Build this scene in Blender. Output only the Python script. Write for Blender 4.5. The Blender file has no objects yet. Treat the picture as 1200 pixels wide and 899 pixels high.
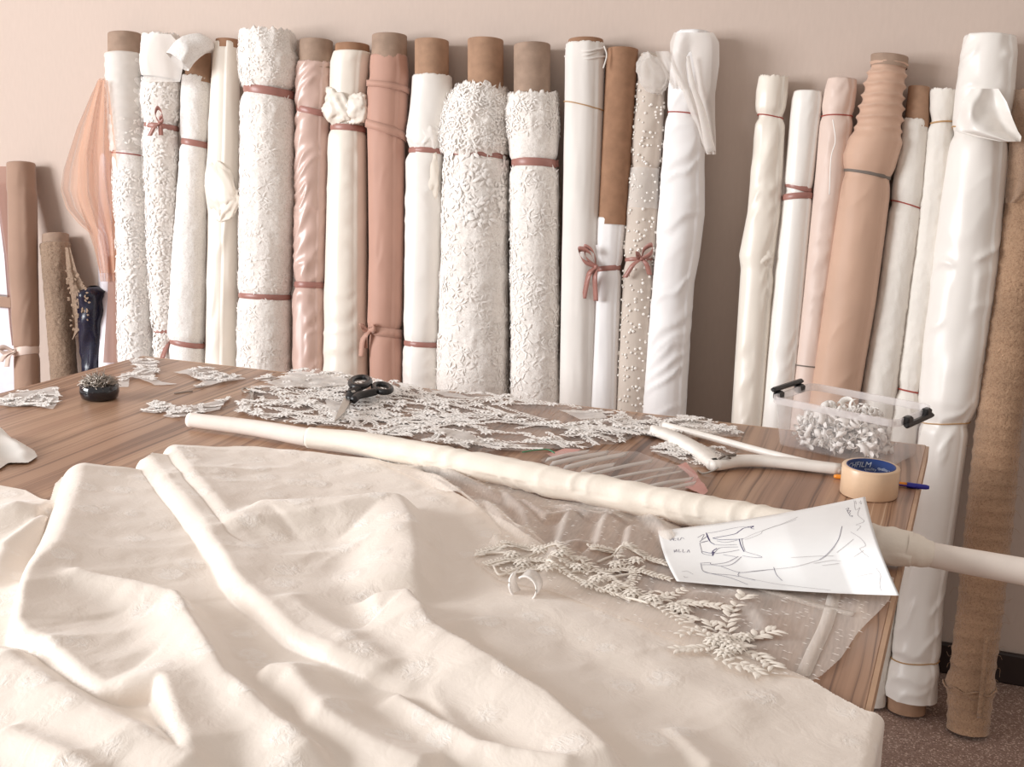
import bpy, math, random
import numpy as np
from mathutils import Matrix, Vector, geometry

random.seed(7)
RS = np.random.RandomState(11)
S = bpy.context.scene
COL = S.collection

# ------------------------------------------------------------------ camera
F, HC, YAW = 1400.0, 1.37, math.radians(19)
_r = math.atan(0.03)
_p = math.atan((449.5 - 120) * math.cos(_r) / F)
_fw = np.array([0, math.cos(_p), -math.sin(_p)])
_up = np.array([0, math.sin(_p), math.cos(_p)])
_rt = np.array([1.0, 0, 0])
_R = math.cos(_r) * _rt + math.sin(_r) * _up
_U = -math.sin(_r) * _rt + math.cos(_r) * _up
RZ = np.array([[math.cos(YAW), -math.sin(YAW), 0], [math.sin(YAW), math.cos(YAW), 0], [0, 0, 1]])
FW, RT, UP = RZ @ _fw, RZ @ _R, RZ @ _U
O = np.array([0, 0, HC])

cam_data = bpy.data.cameras.new('camera')
cam_data.sensor_width = 36
cam_data.lens = 36 * F / 1200
cam_data.clip_start = 0.02
cam = bpy.data.objects.new('camera', cam_data)
COL.objects.link(cam)
m = Matrix.Identity(4)
for i in range(3):
    m[i][0], m[i][1], m[i][2], m[i][3] = RT[i], UP[i], -FW[i], O[i]
cam.matrix_world = m
S.camera = cam

# ------------------------------------------------------------------ world, light, exposure
S.view_settings.view_transform = 'Standard'
S.view_settings.look = 'None'
S.view_settings.gamma = 1
S.view_settings.use_curve_mapping = False
S.view_settings.exposure = 0.42
w = bpy.data.worlds.new('world')
S.world = w
w.use_nodes = True
bg = w.node_tree.nodes['Background']
bg.inputs[0].default_value = (1.0, 0.915, 0.85, 1)
bg.inputs[1].default_value = 0.44


def area(name, loc, target, sx, sy, power, color):
    d = bpy.data.lights.new(name, 'AREA')
    d.shape = 'RECTANGLE'
    d.size, d.size_y, d.energy, d.color = sx, sy, power, color
    o = bpy.data.objects.new(name, d)
    COL.objects.link(o)
    o.location = loc
    o.rotation_euler = (Vector(target) - Vector(loc)).to_track_quat('-Z', 'Y').to_euler()
    return o


area('window_daylight', (-4.3, -0.5, 1.8), (-0.4, 1.9, 0.9), 2.2, 1.6, 178, (0.95, 0.975, 1.0))

# ------------------------------------------------------------------ helpers
WALL = 3.0
TZ = 0.75


def ray(x, y):
    return FW + RT * ((x - 600) / F) - UP * ((y - 449.5) / F)


def atz(x, y, z):
    d = ray(x, y)
    return O + d * ((z - HC) / d[2])


def aty(x, y, Y):
    d = ray(x, y)
    return O + d * (Y / d[1])


def depth(p):
    return float((np.asarray(p) - O) @ FW)


def sm(x):
    x = np.clip(x, 0, 1)
    return x * x * (3 - 2 * x)


def _hash(i, j, k, seed):
    h = (i * 374761393 + j * 668265263 + k * 2147483647 + seed * 974634777) & 0xFFFFFFFF
    h = ((h ^ (h >> 13)) * 1274126177) & 0xFFFFFFFF
    h = h ^ (h >> 16)
    return (h & 0xFFFF) / 65535.0


def vn(x, y, z=0.0, seed=0):
    x, y, z = np.broadcast_arrays(np.asarray(x, float), np.asarray(y, float), np.asarray(z, float))
    xi, yi, zi = np.floor(x).astype(np.int64), np.floor(y).astype(np.int64), np.floor(z).astype(np.int64)
    fx, fy, fz = sm(x - xi), sm(y - yi), sm(z - zi)
    out = 0
    for a in (0, 1):
        for b in (0, 1):
            for c in (0, 1):
                out = out + _hash(xi + a, yi + b, zi + c, seed) * (fx if a else 1 - fx) * (fy if b else 1 - fy) * (fz if c else 1 - fz)
    return out


def fbm(x, y, z=0.0, seed=0, o=3):
    s, a, t = 0, 1.0, 0
    for i in range(o):
        s = s + a * vn(x * 2 ** i, y * 2 ** i, np.asarray(z) * 2 ** i, seed + i)
        t += a
        a *= 0.5
    return s / t


def ridged(x, y, z=0.0, seed=0):
    return 1 - np.abs(2 * vn(x, y, z, seed) - 1)


def origin(o):
    v = np.zeros(3)
    while o is not None:
        v += np.array(o.location)
        o = o.parent
    return v


def props(o, label=None, cat=None, group=None, kind=None):
    if label: o['label'] = label
    if cat: o['category'] = cat
    if group: o['group'] = group
    if kind: o['kind'] = kind
    return o


def mk(name, V, Fs, mat, parent=None, smooth=True, kind=None, label=None, cat=None, group=None, loc=None):
    V = np.asarray(V, float)
    if parent is not None:
        base = origin(parent)
    else:
        base = np.array(loc if loc is not None else (0, 0, 0), float)
    V = V - base
    me = bpy.data.meshes.new(name)
    if isinstance(Fs, np.ndarray):
        n, k = Fs.shape
        me.vertices.add(len(V))
        me.vertices.foreach_set('co', V.astype(np.float32).ravel())
        me.loops.add(n * k)
        me.loops.foreach_set('vertex_index', Fs.astype(np.int32).ravel())
        me.polygons.add(n)
        me.polygons.foreach_set('loop_start', np.arange(0, n * k, k, dtype=np.int32))
        me.update(calc_edges=True)
        me.validate()
    else:
        me.from_pydata([tuple(v) for v in V], [], [tuple(f) for f in Fs])
    me.polygons.foreach_set('use_smooth', [smooth] * len(me.polygons))
    me.materials.append(mat)
    o = bpy.data.objects.new(name, me)
    COL.objects.link(o)
    if parent is not None:
        o.parent = parent
    else:
        o.location = base
    return props(o, label, cat, group, kind)


def thing(name, label, cat, loc, group=None):
    o = bpy.data.objects.new(name, None)
    COL.objects.link(o)
    o.location = loc
    o.empty_display_size = 0.05
    return props(o, label, cat, group)


def gridF(nu, nv, wrap=False):
    """quads for nu rows of nv verts (wrap closes each row)"""
    i = np.arange(nu - 1)[:, None]
    j = np.arange(nv if wrap else nv - 1)[None, :]
    j2 = (j + 1) % nv
    a = i * nv + j
    b = i * nv + j2
    return np.stack([a, b, b + nv, a + nv], -1).reshape(-1, 4)


class MB:
    def __init__(s):
        s.V, s.F, s.n = [], [], 0

    def add(s, V, Fs):
        V = np.asarray(V, float)
        s.V.append(V)
        s.F += [tuple(int(i) + s.n for i in f) for f in Fs]
        s.n += len(V)
        return s

    def build(s, name, mat, parent=None, **k):
        return mk(name, np.concatenate(s.V), s.F, mat, parent, **k)


def box(c, size, rz=0.0, bevel=0.0):
    c, h = np.asarray(c, float), np.asarray(size, float) / 2
    b = min(bevel, h.min() * 0.9)
    if b <= 0:
        V = np.array([[sx * h[0], sy * h[1], sz * h[2]] for sz in (-1, 1) for sy in (-1, 1) for sx in (-1, 1)])
        Fs = [(0, 2, 3, 1), (4, 5, 7, 6), (0, 1, 5, 4), (2, 6, 7, 3), (0, 4, 6, 2), (1, 3, 7, 5)]
    else:
        ring = []
        for sx, sy in ((1, 1), (-1, 1), (-1, -1), (1, -1)):
            for t in ((0, 1) if sx * sy > 0 else (1, 0)):
                ring.append((sx * (h[0] - b * t), sy * (h[1] - b * (1 - t))))
        prof = [(-h[2], b), (-h[2] + b, 0), (h[2] - b, 0), (h[2], b)]
        V = []
        for z, ins in prof:
            for x, y in ring:
                V.append((x * (1 - ins / h[0]) if ins else x, y * (1 - ins / h[1]) if ins else y, z))
        V = np.array(V)
        Fs = [tuple(f) for f in gridF(4, 8, True)] + [tuple(range(7, -1, -1)), tuple(range(24, 32))]
    cs, sn = math.cos(rz), math.sin(rz)
    V = V @ np.array([[cs, sn, 0], [-sn, cs, 0], [0, 0, 1]])
    return V + c, Fs


def frames(P):
    P = np.asarray(P, float)
    T = np.gradient(P, axis=0)
    T /= np.linalg.norm(T, axis=1)[:, None] + 1e-12
    ref = np.array([0, 0, 1.0]) if abs(T[0][2]) < 0.9 else np.array([1.0, 0, 0])
    N = np.cross(T, ref)
    bad = np.linalg.norm(N, axis=1) < 1e-4
    N[bad] = np.array([1.0, 0, 0])
    N /= np.linalg.norm(N, axis=1)[:, None]
    B = np.cross(N, T)
    return T, N, B


def tube(P, r, k=10, closed=False, caps=True):
    P = np.asarray(P, float)
    n = len(P)
    r = np.broadcast_to(np.asarray(r, float), (n,))
    if closed:
        PP = np.concatenate([P[-1:], P, P[:1]])
        T, N, B = [q[1:-1] for q in frames(PP)]
    else:
        T, N, B = frames(P)
    a = np.linspace(0, 2 * math.pi, k, endpoint=False)
    V = P[:, None] + r[:, None, None] * (np.cos(a)[None, :, None] * N[:, None] + np.sin(a)[None, :, None] * B[:, None])
    Fs = [tuple(f) for f in gridF(n, k, True)]
    if closed:
        Fs += [((n - 1) * k + j, (n - 1) * k + (j + 1) % k, (j + 1) % k, j) for j in range(k)]
    elif caps:
        Fs += [tuple(range(k - 1, -1, -1)), tuple(range((n - 1) * k, n * k))]
    return V.reshape(-1, 3), Fs


def strip(P, width, side):
    """thin ribbon along P, widening along side (n,3); doubled so it has a little thickness"""
    P = np.asarray(P, float)
    side = np.broadcast_to(np.asarray(side, float), P.shape)
    side = side / (np.linalg.norm(side, axis=1)[:, None] + 1e-9)
    T = frames(P)[0]
    nn = np.cross(T, side)
    width = np.broadcast_to(np.asarray(width, float), (len(P),))
    t = 0.0004
    V = np.stack([P - side * width[:, None] / 2 + nn * t, P + side * width[:, None] / 2 + nn * t,
                  P + side * width[:, None] / 2 - nn * t, P - side * width[:, None] / 2 - nn * t], 1).reshape(-1, 3)
    n = len(P)
    Fs = [tuple(f) for f in gridF(n, 4, True)] + [(3, 2, 1, 0), tuple(range(4 * n - 4, 4 * n))]
    return V, Fs


def spline(pts, n):
    pts = np.asarray(pts, float)
    k = len(pts)
    if k == 2:
        t = np.linspace(0, 1, n)[:, None]
        return pts[0] * (1 - t) + pts[1] * t
    e = np.concatenate([[2 * pts[0] - pts[1]], pts, [2 * pts[-1] - pts[-2]]])
    t = np.linspace(0, k - 1 - 1e-6, n)
    i = t.astype(int)
    f = (t - i)[:, None]
    p0, p1, p2, p3 = e[i], e[i + 1], e[i + 2], e[i + 3]
    return 0.5 * (2 * p1 + (p2 - p0) * f + (2 * p0 - 5 * p1 + 4 * p2 - p3) * f ** 2 + (3 * p1 - p0 - 3 * p2 + p3) * f ** 3)


def lathe(prof, c, k=40, axis=None):
    """prof: list (r, h) along z; c base point"""
    prof = np.asarray(prof, float)
    a = np.linspace(0, 2 * math.pi, k, endpoint=False)
    V = np.stack([prof[:, 0, None] * np.cos(a), prof[:, 0, None] * np.sin(a), np.repeat(prof[:, 1, None], k, 1)], -1).reshape(-1, 3)
    return V + np.asarray(c, float), [tuple(f) for f in gridF(len(prof), k, True)]


def petals(P, T, N, L, Wd, lift=0.3, curl=0.1, cup=.12):
    """one small cupped leaf of 4x3 verts per row; returns V, quads"""
    P, T, N = (np.asarray(q, float) for q in (P, T, N))
    T = T / (np.linalg.norm(T, axis=1)[:, None] + 1e-9)
    B = np.cross(N, T)
    B /= np.linalg.norm(B, axis=1)[:, None] + 1e-9
    N = np.cross(T, B)
    n = len(P)
    L = np.broadcast_to(L, (n,))[:, None]
    Wd = np.broadcast_to(Wd, (n,))[:, None]
    rows = []
    for s, wf in ((0.0, 0.25), (0.35, 1.0), (0.72, 0.8), (1.0, 0.08)):
        up = lift * math.sin(s * math.pi) + curl * s * s
        for q in (-1, 0, 1):
            rows.append(P + T * L * s + B * Wd * 0.5 * wf * q + N * (L * up * 0.5 + Wd * (cup if q == 0 else 0.0) + 0.0006))
    V = np.stack(rows, 1).reshape(-1, 3)
    tpl = gridF(4, 3)
    Fs = (tpl[None] + (np.arange(n) * 12)[:, None, None]).reshape(-1, 4)
    return V, Fs


def joinarr(parts):
    V, Fs, n = [], [], 0
    for v, f in parts:
        V.append(v)
        Fs.append(np.asarray(f) + n)
        n += len(v)
    return np.concatenate(V), np.concatenate(Fs)


def inpoly(x, y, poly):
    poly = np.asarray(poly)
    c = np.zeros(np.shape(x), bool)
    j = len(poly) - 1
    for i in range(len(poly)):
        xi, yi = poly[i]
        xj, yj = poly[j]
        if yi != yj:
            t = ((yi > y) != (yj > y)) & (x < (xj - xi) * (y - yi) / (yj - yi) + xi)
            c ^= t
        j = i
    return c


def polydist(x, y, pl, closed=False):
    """signed distance to polyline; sign + on the left-hand side of travel; also fraction along it and nearest point"""
    pl = np.asarray(pl, float)
    best = np.full(np.shape(x), 1e9)
    sd = np.zeros(np.shape(x))
    fr = np.zeros(np.shape(x))
    nx, ny = np.zeros(np.shape(x)), np.zeros(np.shape(x))
    q = np.concatenate([pl, pl[:1]]) if closed else pl
    seg = np.linalg.norm(np.diff(q, axis=0), axis=1)
    tot = seg.sum()
    acc = 0
    for i in range(len(q) - 1):
        ax, ay = q[i]
        dx, dy = q[i + 1] - q[i]
        l2 = dx * dx + dy * dy + 1e-12
        t = np.clip(((x - ax) * dx + (y - ay) * dy) / l2, 0, 1)
        px, py = ax + t * dx, ay + t * dy
        d = np.hypot(x - px, y - py)
        m_ = d < best
        best = np.where(m_, d, best)
        sg = np.where((dx * (y - ay) - dy * (x - ax)) >= 0, 1.0, -1.0)
        sd = np.where(m_, d * sg, sd)
        fr = np.where(m_, (acc + t * seg[i]) / tot, fr)
        nx, ny = np.where(m_, px, nx), np.where(m_, py, ny)
        acc += seg[i]
    return sd, fr, nx, ny


def sheet(poly, step, hfun, z0, snap=True):
    """flat polygon (table coords) -> gridded sheet of that outline with height z0+hfun(x,y)"""
    poly = np.asarray(poly, float)
    x0, y0 = poly.min(0) - step
    x1, y1 = poly.max(0) + step
    nx, ny = int((x1 - x0) / step) + 2, int((y1 - y0) / step) + 2
    gx, gy = np.meshgrid(x0 + np.arange(nx) * step, y0 + np.arange(ny) * step)
    fx, fy = gx.ravel(), gy.ravel()
    ins = inpoly(fx, fy, poly)
    Q = gridF(ny, nx)
    keep = ins[Q].sum(1) >= 2
    Q = Q[keep]
    used = np.unique(Q)
    if snap:
        out = used[~ins[used]]
        _, _, px, py = polydist(fx[out], fy[out], poly, True)
        fx, fy = fx.copy(), fy.copy()
        fx[out], fy[out] = px, py
        # inside verts next to an outside face edge stay
    idx = -np.ones(len(fx), int)
    idx[used] = np.arange(len(used))
    X, Y = fx[used], fy[used]
    H = hfun(X, Y)
    return np.stack([X, Y, z0 + H], 1), idx[Q]


def pxz(pts, z=TZ):
    out = []
    for p in pts:
        q = atz(p[0], p[1], p[2] if len(p) > 2 else z)
        out.append(q[:2])
    return np.array(out)


# ------------------------------------------------------------------ materials
def lin(c):
    return tuple((v / 12.92 if v <= 0.04045 else ((v + 0.055) / 1.055) ** 2.4) for v in (q / 255 for q in c)) + (1,)


class NT:
    def __init__(s, name):
        s.m = bpy.data.materials.new(name)
        s.m.use_nodes = True
        s.t = s.m.node_tree
        s.n, s.l = s.t.nodes, s.t.links
        s.b = s.n['Principled BSDF']
        s.out = s.n['Material Output']

    def new(s, typ, **k):
        o = s.n.new(typ)
        for a, v in k.items():
            if a.startswith('i_'):
                key = a[2:]
                key = int(key) if key.isdigit() else key.replace('_', ' ')
                o.inputs[key].default_value = v
            else:
                setattr(o, a, v)
        return o

    def link(s, a, b):
        s.l.new(a, b)

    def coords(s, scale=(1, 1, 1), kind='Object', rot=(0, 0, 0)):
        tc = s.new('ShaderNodeTexCoord')
        mp = s.new('ShaderNodeMapping')
        mp.inputs['Scale'].default_value = scale
        mp.inputs['Rotation'].default_value = rot
        s.link(tc.outputs[kind], mp.inputs['Vector'])
        return mp.outputs[0]

    def ramp(s, fac, stops):
        r = s.new('ShaderNodeValToRGB')
        e = r.color_ramp.elements
        while len(e) < len(stops):
            e.new(0.5)
        for el, (p, c) in zip(e, stops):
            el.position = p
            el.color = c
        s.link(fac, r.inputs[0])
        return r.outputs[0]

    def noise(s, vec, scale, detail=3, rough=0.5, dist=0.0):
        o = s.new('ShaderNodeTexNoise', i_Scale=scale, i_Detail=detail, i_Roughness=rough, i_Distortion=dist)
        s.link(vec, o.inputs['Vector'])
        return o.outputs[0]

    def bump(s, h, strength, dist=0.002, prev=None):
        b = s.new('ShaderNodeBump', i_Strength=strength, i_Distance=dist)
        s.link(h, b.inputs['Height'])
        if prev is not None: s.link(prev, b.inputs['Normal'])
        return b.outputs[0]


def fabric(name, col, rough=0.75, sheen=0.3, weave=700, wb=0.15, var=0.06, lace=0, lace_scale=90, spec=0.3, cr=None):
    n = NT(name)
    v = n.coords()
    a = n.noise(v, 9, 3)
    c = lin(col)
    lo = tuple(q * (1 - var) for q in c[:3]) + (1,)
    hi = tuple(min(1, q * (1 + var)) for q in c[:3]) + (1,)
    colr = n.ramp(a, [(0.3, lo), (0.7, hi)])
    wv = n.noise(v, weave, 2)
    bm = n.bump(wv, wb, 0.001)
    if lace:
        vo = n.new('ShaderNodeTexVoronoi', feature='SMOOTH_F1', i_Scale=lace_scale)
        wv2 = n.new('ShaderNodeVectorMath', operation='ADD')
        nz = n.new('ShaderNodeTexNoise', i_Scale=30.0)
        n.link(v, nz.inputs['Vector'])
        sc = n.new('ShaderNodeVectorMath', operation='SCALE')
        sc.inputs[3].default_value = 0.03
        n.link(nz.outputs[1], sc.inputs[0])
        n.link(v, wv2.inputs[0])
        n.link(sc.outputs[0], wv2.inputs[1])
        n.link(wv2.outputs[0], vo.inputs['Vector'])
        n2 = n.noise(v, lace_scale * 2.2, 3, 0.6, 1.2)
        mx = n.new('ShaderNodeMath', operation='MULTIPLY_ADD')
        n.link(vo.outputs[0], mx.inputs[0])
        mx.inputs[1].default_value = -1.0
        n.link(n2, mx.inputs[2])
        bm = n.bump(mx.outputs[0], lace, 0.004, bm)
        hole = n.ramp(n2, [(0.36, tuple(q * 0.72 for q in c[:3]) + (1,)), (0.5, (1, 1, 1, 1))])
        mm = n.new('ShaderNodeMix', data_type='RGBA', blend_type='MULTIPLY')
        mm.inputs[0].default_value = 0.5
        n.link(colr, mm.inputs[6])
        n.link(hole, mm.inputs[7])
        colr = mm.outputs[2]
    n.link(colr, n.b.inputs['Base Color'])
    n.link(bm, n.b.inputs['Normal'])
    n.b.inputs['Roughness'].default_value = rough
    n.b.inputs['Sheen Weight'].default_value = sheen
    n.b.inputs['Sheen Roughness'].default_value = 0.4
    n.b.inputs['Specular IOR Level'].default_value = spec
    return n.m


def plain(name, col, rough=0.5, metal=0.0, spec=0.5, noise_amt=0.05, coat=0.0):
    n = NT(name)
    c = lin(col)
    a = n.noise(n.coords(), 40, 3)
    n.link(n.ramp(a, [(0.3, tuple(q * (1 - noise_amt) for q in c[:3]) + (1,)), (0.7, tuple(min(1, q * (1 + noise_amt)) for q in c[:3]) + (1,))]), n.b.inputs['Base Color'])
    n.b.inputs['Roughness'].default_value = rough
    n.b.inputs['Metallic'].default_value = metal
    n.b.inputs['Specular IOR Level'].default_value = spec
    n.b.inputs['Coat Weight'].default_value = coat
    return n.m


def sheer(name, col, opacity, edge=0.35, rough=0.7, threads=0, streak=None):
    """net / film: part see-through, denser where the cloth turns away"""
    n = NT(name)
    c = lin(col)
    n.b.inputs['Base Color'].default_value = c
    n.b.inputs['Roughness'].default_value = rough
    n.b.inputs['Sheen Weight'].default_value = 0.3
    tr = n.new('ShaderNodeBsdfTransparent')
    tl = n.new('ShaderNodeBsdfTranslucent')
    tl.inputs[0].default_value = c
    mt = n.new('ShaderNodeMixShader')
    mt.inputs[0].default_value = 0.35
    n.link(n.b.outputs[0], mt.inputs[1])
    n.link(tl.outputs[0], mt.inputs[2])
    lw = n.new('ShaderNodeLayerWeight', i_Blend=0.35)
    ma = n.new('ShaderNodeMath', operation='MULTIPLY_ADD')
    ma.inputs[1].default_value = edge
    ma.inputs[2].default_value = opacity
    n.link(lw.outputs['Facing'], ma.inputs[0])
    fac = ma.outputs[0]
    if threads:
        nz = n.noise(n.coords((threads, threads * 0.12, threads)), 1.0, 2)
        m2 = n.new('ShaderNodeMath', operation='MULTIPLY_ADD')
        n.link(nz, m2.inputs[0])
        m2.inputs[1].default_value = 0.3
        ad = n.new('ShaderNodeMath', operation='ADD')
        ad.inputs[1].default_value = -0.15
        n.link(fac, ad.inputs[0])
        n.link(ad.outputs[0], m2.inputs[2])
        fac = m2.outputs[0]
    cl = n.new('ShaderNodeClamp')
    n.link(fac, cl.inputs[0])
    mx = n.new('ShaderNodeMixShader')
    n.link(cl.outputs[0], mx.inputs[0])
    n.link(tr.outputs[0], mx.inputs[1])
    n.link(mt.outputs[0], mx.inputs[2])
    n.link(mx.outputs[0], n.out.inputs[0])
    return n.m


def plastic(name, col, opacity, rough=0.15, gloss=0.12):
    n = NT(name)
    c = lin(col)
    n.b.inputs['Base Color'].default_value = c
    n.b.inputs['Roughness'].default_value = rough
    tr = n.new('ShaderNodeBsdfTransparent')
    mx = n.new('ShaderNodeMixShader')
    lw = n.new('ShaderNodeLayerWeight', i_Blend=0.3)
    ma = n.new('ShaderNodeMath', operation='MULTIPLY_ADD')
    ma.inputs[1].default_value = 0.3
    ma.inputs[2].default_value = opacity
    n.link(lw.outputs['Fresnel'], ma.inputs[0])
    n.link(ma.outputs[0], mx.inputs[0])
    n.link(tr.outputs[0], mx.inputs[1])
    n.link(n.b.outputs[0], mx.inputs[2])
    n.link(mx.outputs[0], n.out.inputs[0])
    return n.m


def mat_wood():
    n = NT('zebrano_laminate')
    v = n.coords()
    wob = n.noise(v, 2.2, 2)
    sep = n.new('ShaderNodeSeparateXYZ')
    n.link(v, sep.inputs[0])
    ad = n.new('ShaderNodeMath', operation='MULTIPLY_ADD')
    n.link(wob, ad.inputs[0])
    ad.inputs[1].default_value = 0.04
    n.link(sep.outputs[0], ad.inputs[2])
    cb = n.new('ShaderNodeCombineXYZ')
    n.link(ad.outputs[0], cb.inputs[0])
    n.link(sep.outputs[1], cb.inputs[1])

    def stretched(sx, sy, scale, detail=3, rough=0.55):
        mp = n.new('ShaderNodeMapping')
        mp.inputs['Scale'].default_value = (sx, sy, 1)
        n.link(cb.outputs[0], mp.inputs[0])
        return n.noise(mp.outputs[0], scale, detail, rough)
    broad = stretched(14, 0.35, 1.0, 2)
    fine = stretched(120, 0.9, 1.0, 3, 0.62)
    col = n.ramp(broad, [(0.28, lin((130, 96, 76))), (0.45, lin((168, 130, 105))), (0.58, lin((186, 149, 122))), (0.75, lin((150, 114, 92)))])
    dark = n.ramp(fine, [(0.34, (0.34, 0.28, 0.25, 1)), (0.45, (0.88, 0.86, 0.84, 1)), (0.6, (1, 1, 1, 1))])
    mm = n.new('ShaderNodeMix', data_type='RGBA', blend_type='MULTIPLY')
    mm.inputs[0].default_value = 0.95
    n.link(col, mm.inputs[6])
    n.link(dark, mm.inputs[7])
    zeb = n.ramp(stretched(48, 0.5, 1.0, 2, 0.5), [(0.33, (0.42, 0.35, 0.31, 1)), (0.43, (1, 1, 1, 1))])
    mz = n.new('ShaderNodeMix', data_type='RGBA', blend_type='MULTIPLY')
    mz.inputs[0].default_value = 0.8
    n.link(mm.outputs[2], mz.inputs[6])
    n.link(zeb, mz.inputs[7])
    mm = mz
    # pale streaks that run the length of the boards
    st = stretched(21, 0.12, 1.0, 1)
    pale = n.ramp(st, [(0.655, (0, 0, 0, 1)), (0.665, (1, 1, 1, 1)), (0.675, (0, 0, 0, 1))])
    m2 = n.new('ShaderNodeMix', data_type='RGBA', blend_type='MIX')
    n.link(pale, m2.inputs[0])
    n.link(mm.outputs[2], m2.inputs[6])
    m2.inputs[7].default_value = lin((214, 186, 160))
    n.link(m2.outputs[2], n.b.inputs['Base Color'])
    n.b.inputs['Roughness'].default_value = 0.34
    n.link(n.bump(fine, 0.06, 0.001), n.b.inputs['Normal'])
    return n.m


def mat_wall():
    n = NT('matte_pink_beige_wallpaper')
    v = n.coords()
    a = n.noise(n.coords((1, 1, 0.25)), 120, 3)
    n.link(n.ramp(a, [(0.3, lin((202, 184, 172))), (0.7, lin((205, 187, 175)))]), n.b.inputs['Base Color'])
    n.link(n.bump(a, 0.12, 0.002), n.b.inputs['Normal'])
    n.b.inputs['Roughness'].default_value = 0.85
    return n.m


def mat_floor():
    n = NT('speckled_brown_floor')
    v = n.coords()
    vo = n.new('ShaderNodeTexVoronoi', i_Scale=320.0)
    n.link(v, vo.inputs['Vector'])
    sp = n.new('ShaderNodeSeparateColor')
    n.link(vo.outputs['Color'], sp.inputs[0])
    col = n.ramp(sp.outputs[0], [(0.0, lin((128, 103, 92))), (0.45, lin((148, 122, 110))), (0.84, lin((162, 136, 124))), (0.9, lin((200, 176, 162))), (1.0, lin((216, 194, 180)))])
    n.link(col, n.b.inputs['Base Color'])
    n.b.inputs['Roughness'].default_value = 0.6
    return n.m


def mat_ivory():
    n = NT('ivory_jacquard')
    v = n.coords()
    big = n.noise(v, 26, 3, 0.6, 0.6)
    vo = n.new('ShaderNodeTexVoronoi', feature='F1', i_Scale=17.0)
    n.link(v, vo.inputs['Vector'])
    fl = n.noise(v, 75, 3, 0.65, 1.5)
    spot = n.ramp(vo.outputs['Distance'], [(0.25, (1, 1, 1, 1)), (0.42, (0, 0, 0, 1))])
    mu = n.new('ShaderNodeMath', operation='MULTIPLY')
    n.link(spot, mu.inputs[0])
    n.link(fl, mu.inputs[1])
    col = n.ramp(mu.outputs[0], [(0.35, lin((241, 229, 217))), (0.6, lin((247, 238, 229)))])
    n.link(col, n.b.inputs['Base Color'])
    rg = n.ramp(mu.outputs[0], [(0.3, (0.42, 0.42, 0.42, 1)), (0.62, (0.32, 0.32, 0.32, 1))])
    n.link(rg, n.b.inputs['Roughness'])
    b1 = n.bump(n.noise(v, 500, 2), 0.08, 0.001)
    b2 = n.bump(mu.outputs[0], 0.55, 0.003, b1)
    fine = n.noise(v, 150, 3, 0.6, 1.0)
    b2 = n.bump(fine, 0.09, 0.003, b2)
    b3 = n.bump(big, 0.3, 0.006, b2)
    n.link(b3, n.b.inputs['Normal'])
    n.b.inputs['Sheen Weight'].default_value = 0.25
    n.b.inputs['Specular IOR Level'].default_value = 0.55
    return n.m


M = {}
M['wall'] = mat_wall()
M['floor'] = mat_floor()
M['wood'] = mat_wood()
M['edge'] = plain('pale_wood_edge', (190, 154, 124), 0.45)
M['base'] = plain('dark_brown_baseboard', (42, 28, 24), 0.5)
M['steel_leg'] = plain('grey_metal', (120, 116, 114), 0.4, 0.6)
M['white'] = plain('white_panel', (236, 230, 236), 0.5)
M['ivory'] = mat_ivory()
M['card'] = plain('brown_cardboard', (168, 134, 110), 0.8, 0, 0.2, 0.12)
M['card_dark'] = plain('dark_cardboard', (156, 119, 94), 0.8, 0, 0.2, 0.12)
M['card_grey'] = plain('taupe_cardboard', (162, 138, 121), 0.75, 0, 0.2, 0.12)
M['papertube'] = plain('white_paper_tube', (236, 224, 214), 0.75, 0, 0.2, 0.03)
M['ribbon'] = plain('dusty_rose_ribbon', (165, 116, 106), 0.38, 0, 0.5, 0.06)
M['red'] = plain('red_thread', (165, 74, 62), 0.7)
M['gold'] = plain('tan_string', (188, 150, 108), 0.7)
M['grey'] = plain('grey_cord', (118, 108, 100), 0.7)
M['black_tape'] = plain('black_thread', (52, 50, 58), 0.6)
M['satin_white'] = fabric('white_satin', (243, 238, 232), 0.36, 0.1, 900, 0.05, 0.02, spec=0.5)
M['satin_cream'] = fabric('cream_satin', (240, 231, 219), 0.36, 0.1, 900, 0.05, 0.03, spec=0.5)
M['satin_pink'] = fabric('pale_pink_satin', (206, 176, 164), 0.3, 0.1, 900, 0.05, 0.04, spec=0.6)
M['rose'] = fabric('dusty_rose_crepe', (192, 150, 133), 0.6, 0.3, 700, 0.12, 0.04)
M['peach'] = fabric('peach_crepe', (205, 170, 148), 0.55, 0.3, 700, 0.12, 0.04)
M['blush'] = fabric('blush_satin', (224, 202, 190), 0.45, 0.2, 700, 0.08, 0.03)
M['lace'] = fabric('white_corded_lace', (245, 239, 233), 0.8, 0.2, 500, 0.2, 0.03, 0.4, 85)
M['lace_fine'] = fabric('white_fine_lace', (244, 240, 236), 0.8, 0.2, 500, 0.2, 0.03, 0.32, 130)
M['lace_taupe'] = fabric('taupe_lace', (160, 136, 116), 0.85, 0.2, 500, 0.2, 0.1, 0.6, 110)
M['burlap'] = fabric('tan_boucle_lace', (180, 146, 118), 0.9, 0.4, 300, 0.4, 0.14, 0.7, 130)
M['tulle_taupe'] = fabric('taupe_rolled_tulle', (164, 134, 116), 0.8, 0.4, 600, 0.15, 0.06)
M['tulle_roll'] = fabric('white_rolled_tulle', (233, 227, 221), 0.7, 0.3, 900, 0.15, 0.03)
M['tulle_grey'] = fabric('greyish_rolled_tulle', (205, 192, 180), 0.75, 0.3, 900, 0.15, 0.05)
M['cotton'] = fabric('white_cotton', (242, 239, 238), 0.8, 0.2, 900, 0.12, 0.02)
M['boucle'] = fabric('white_fluffy_boucle', (234, 228, 220), 0.9, 0.5, 240, 0.6, 0.04)
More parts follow.
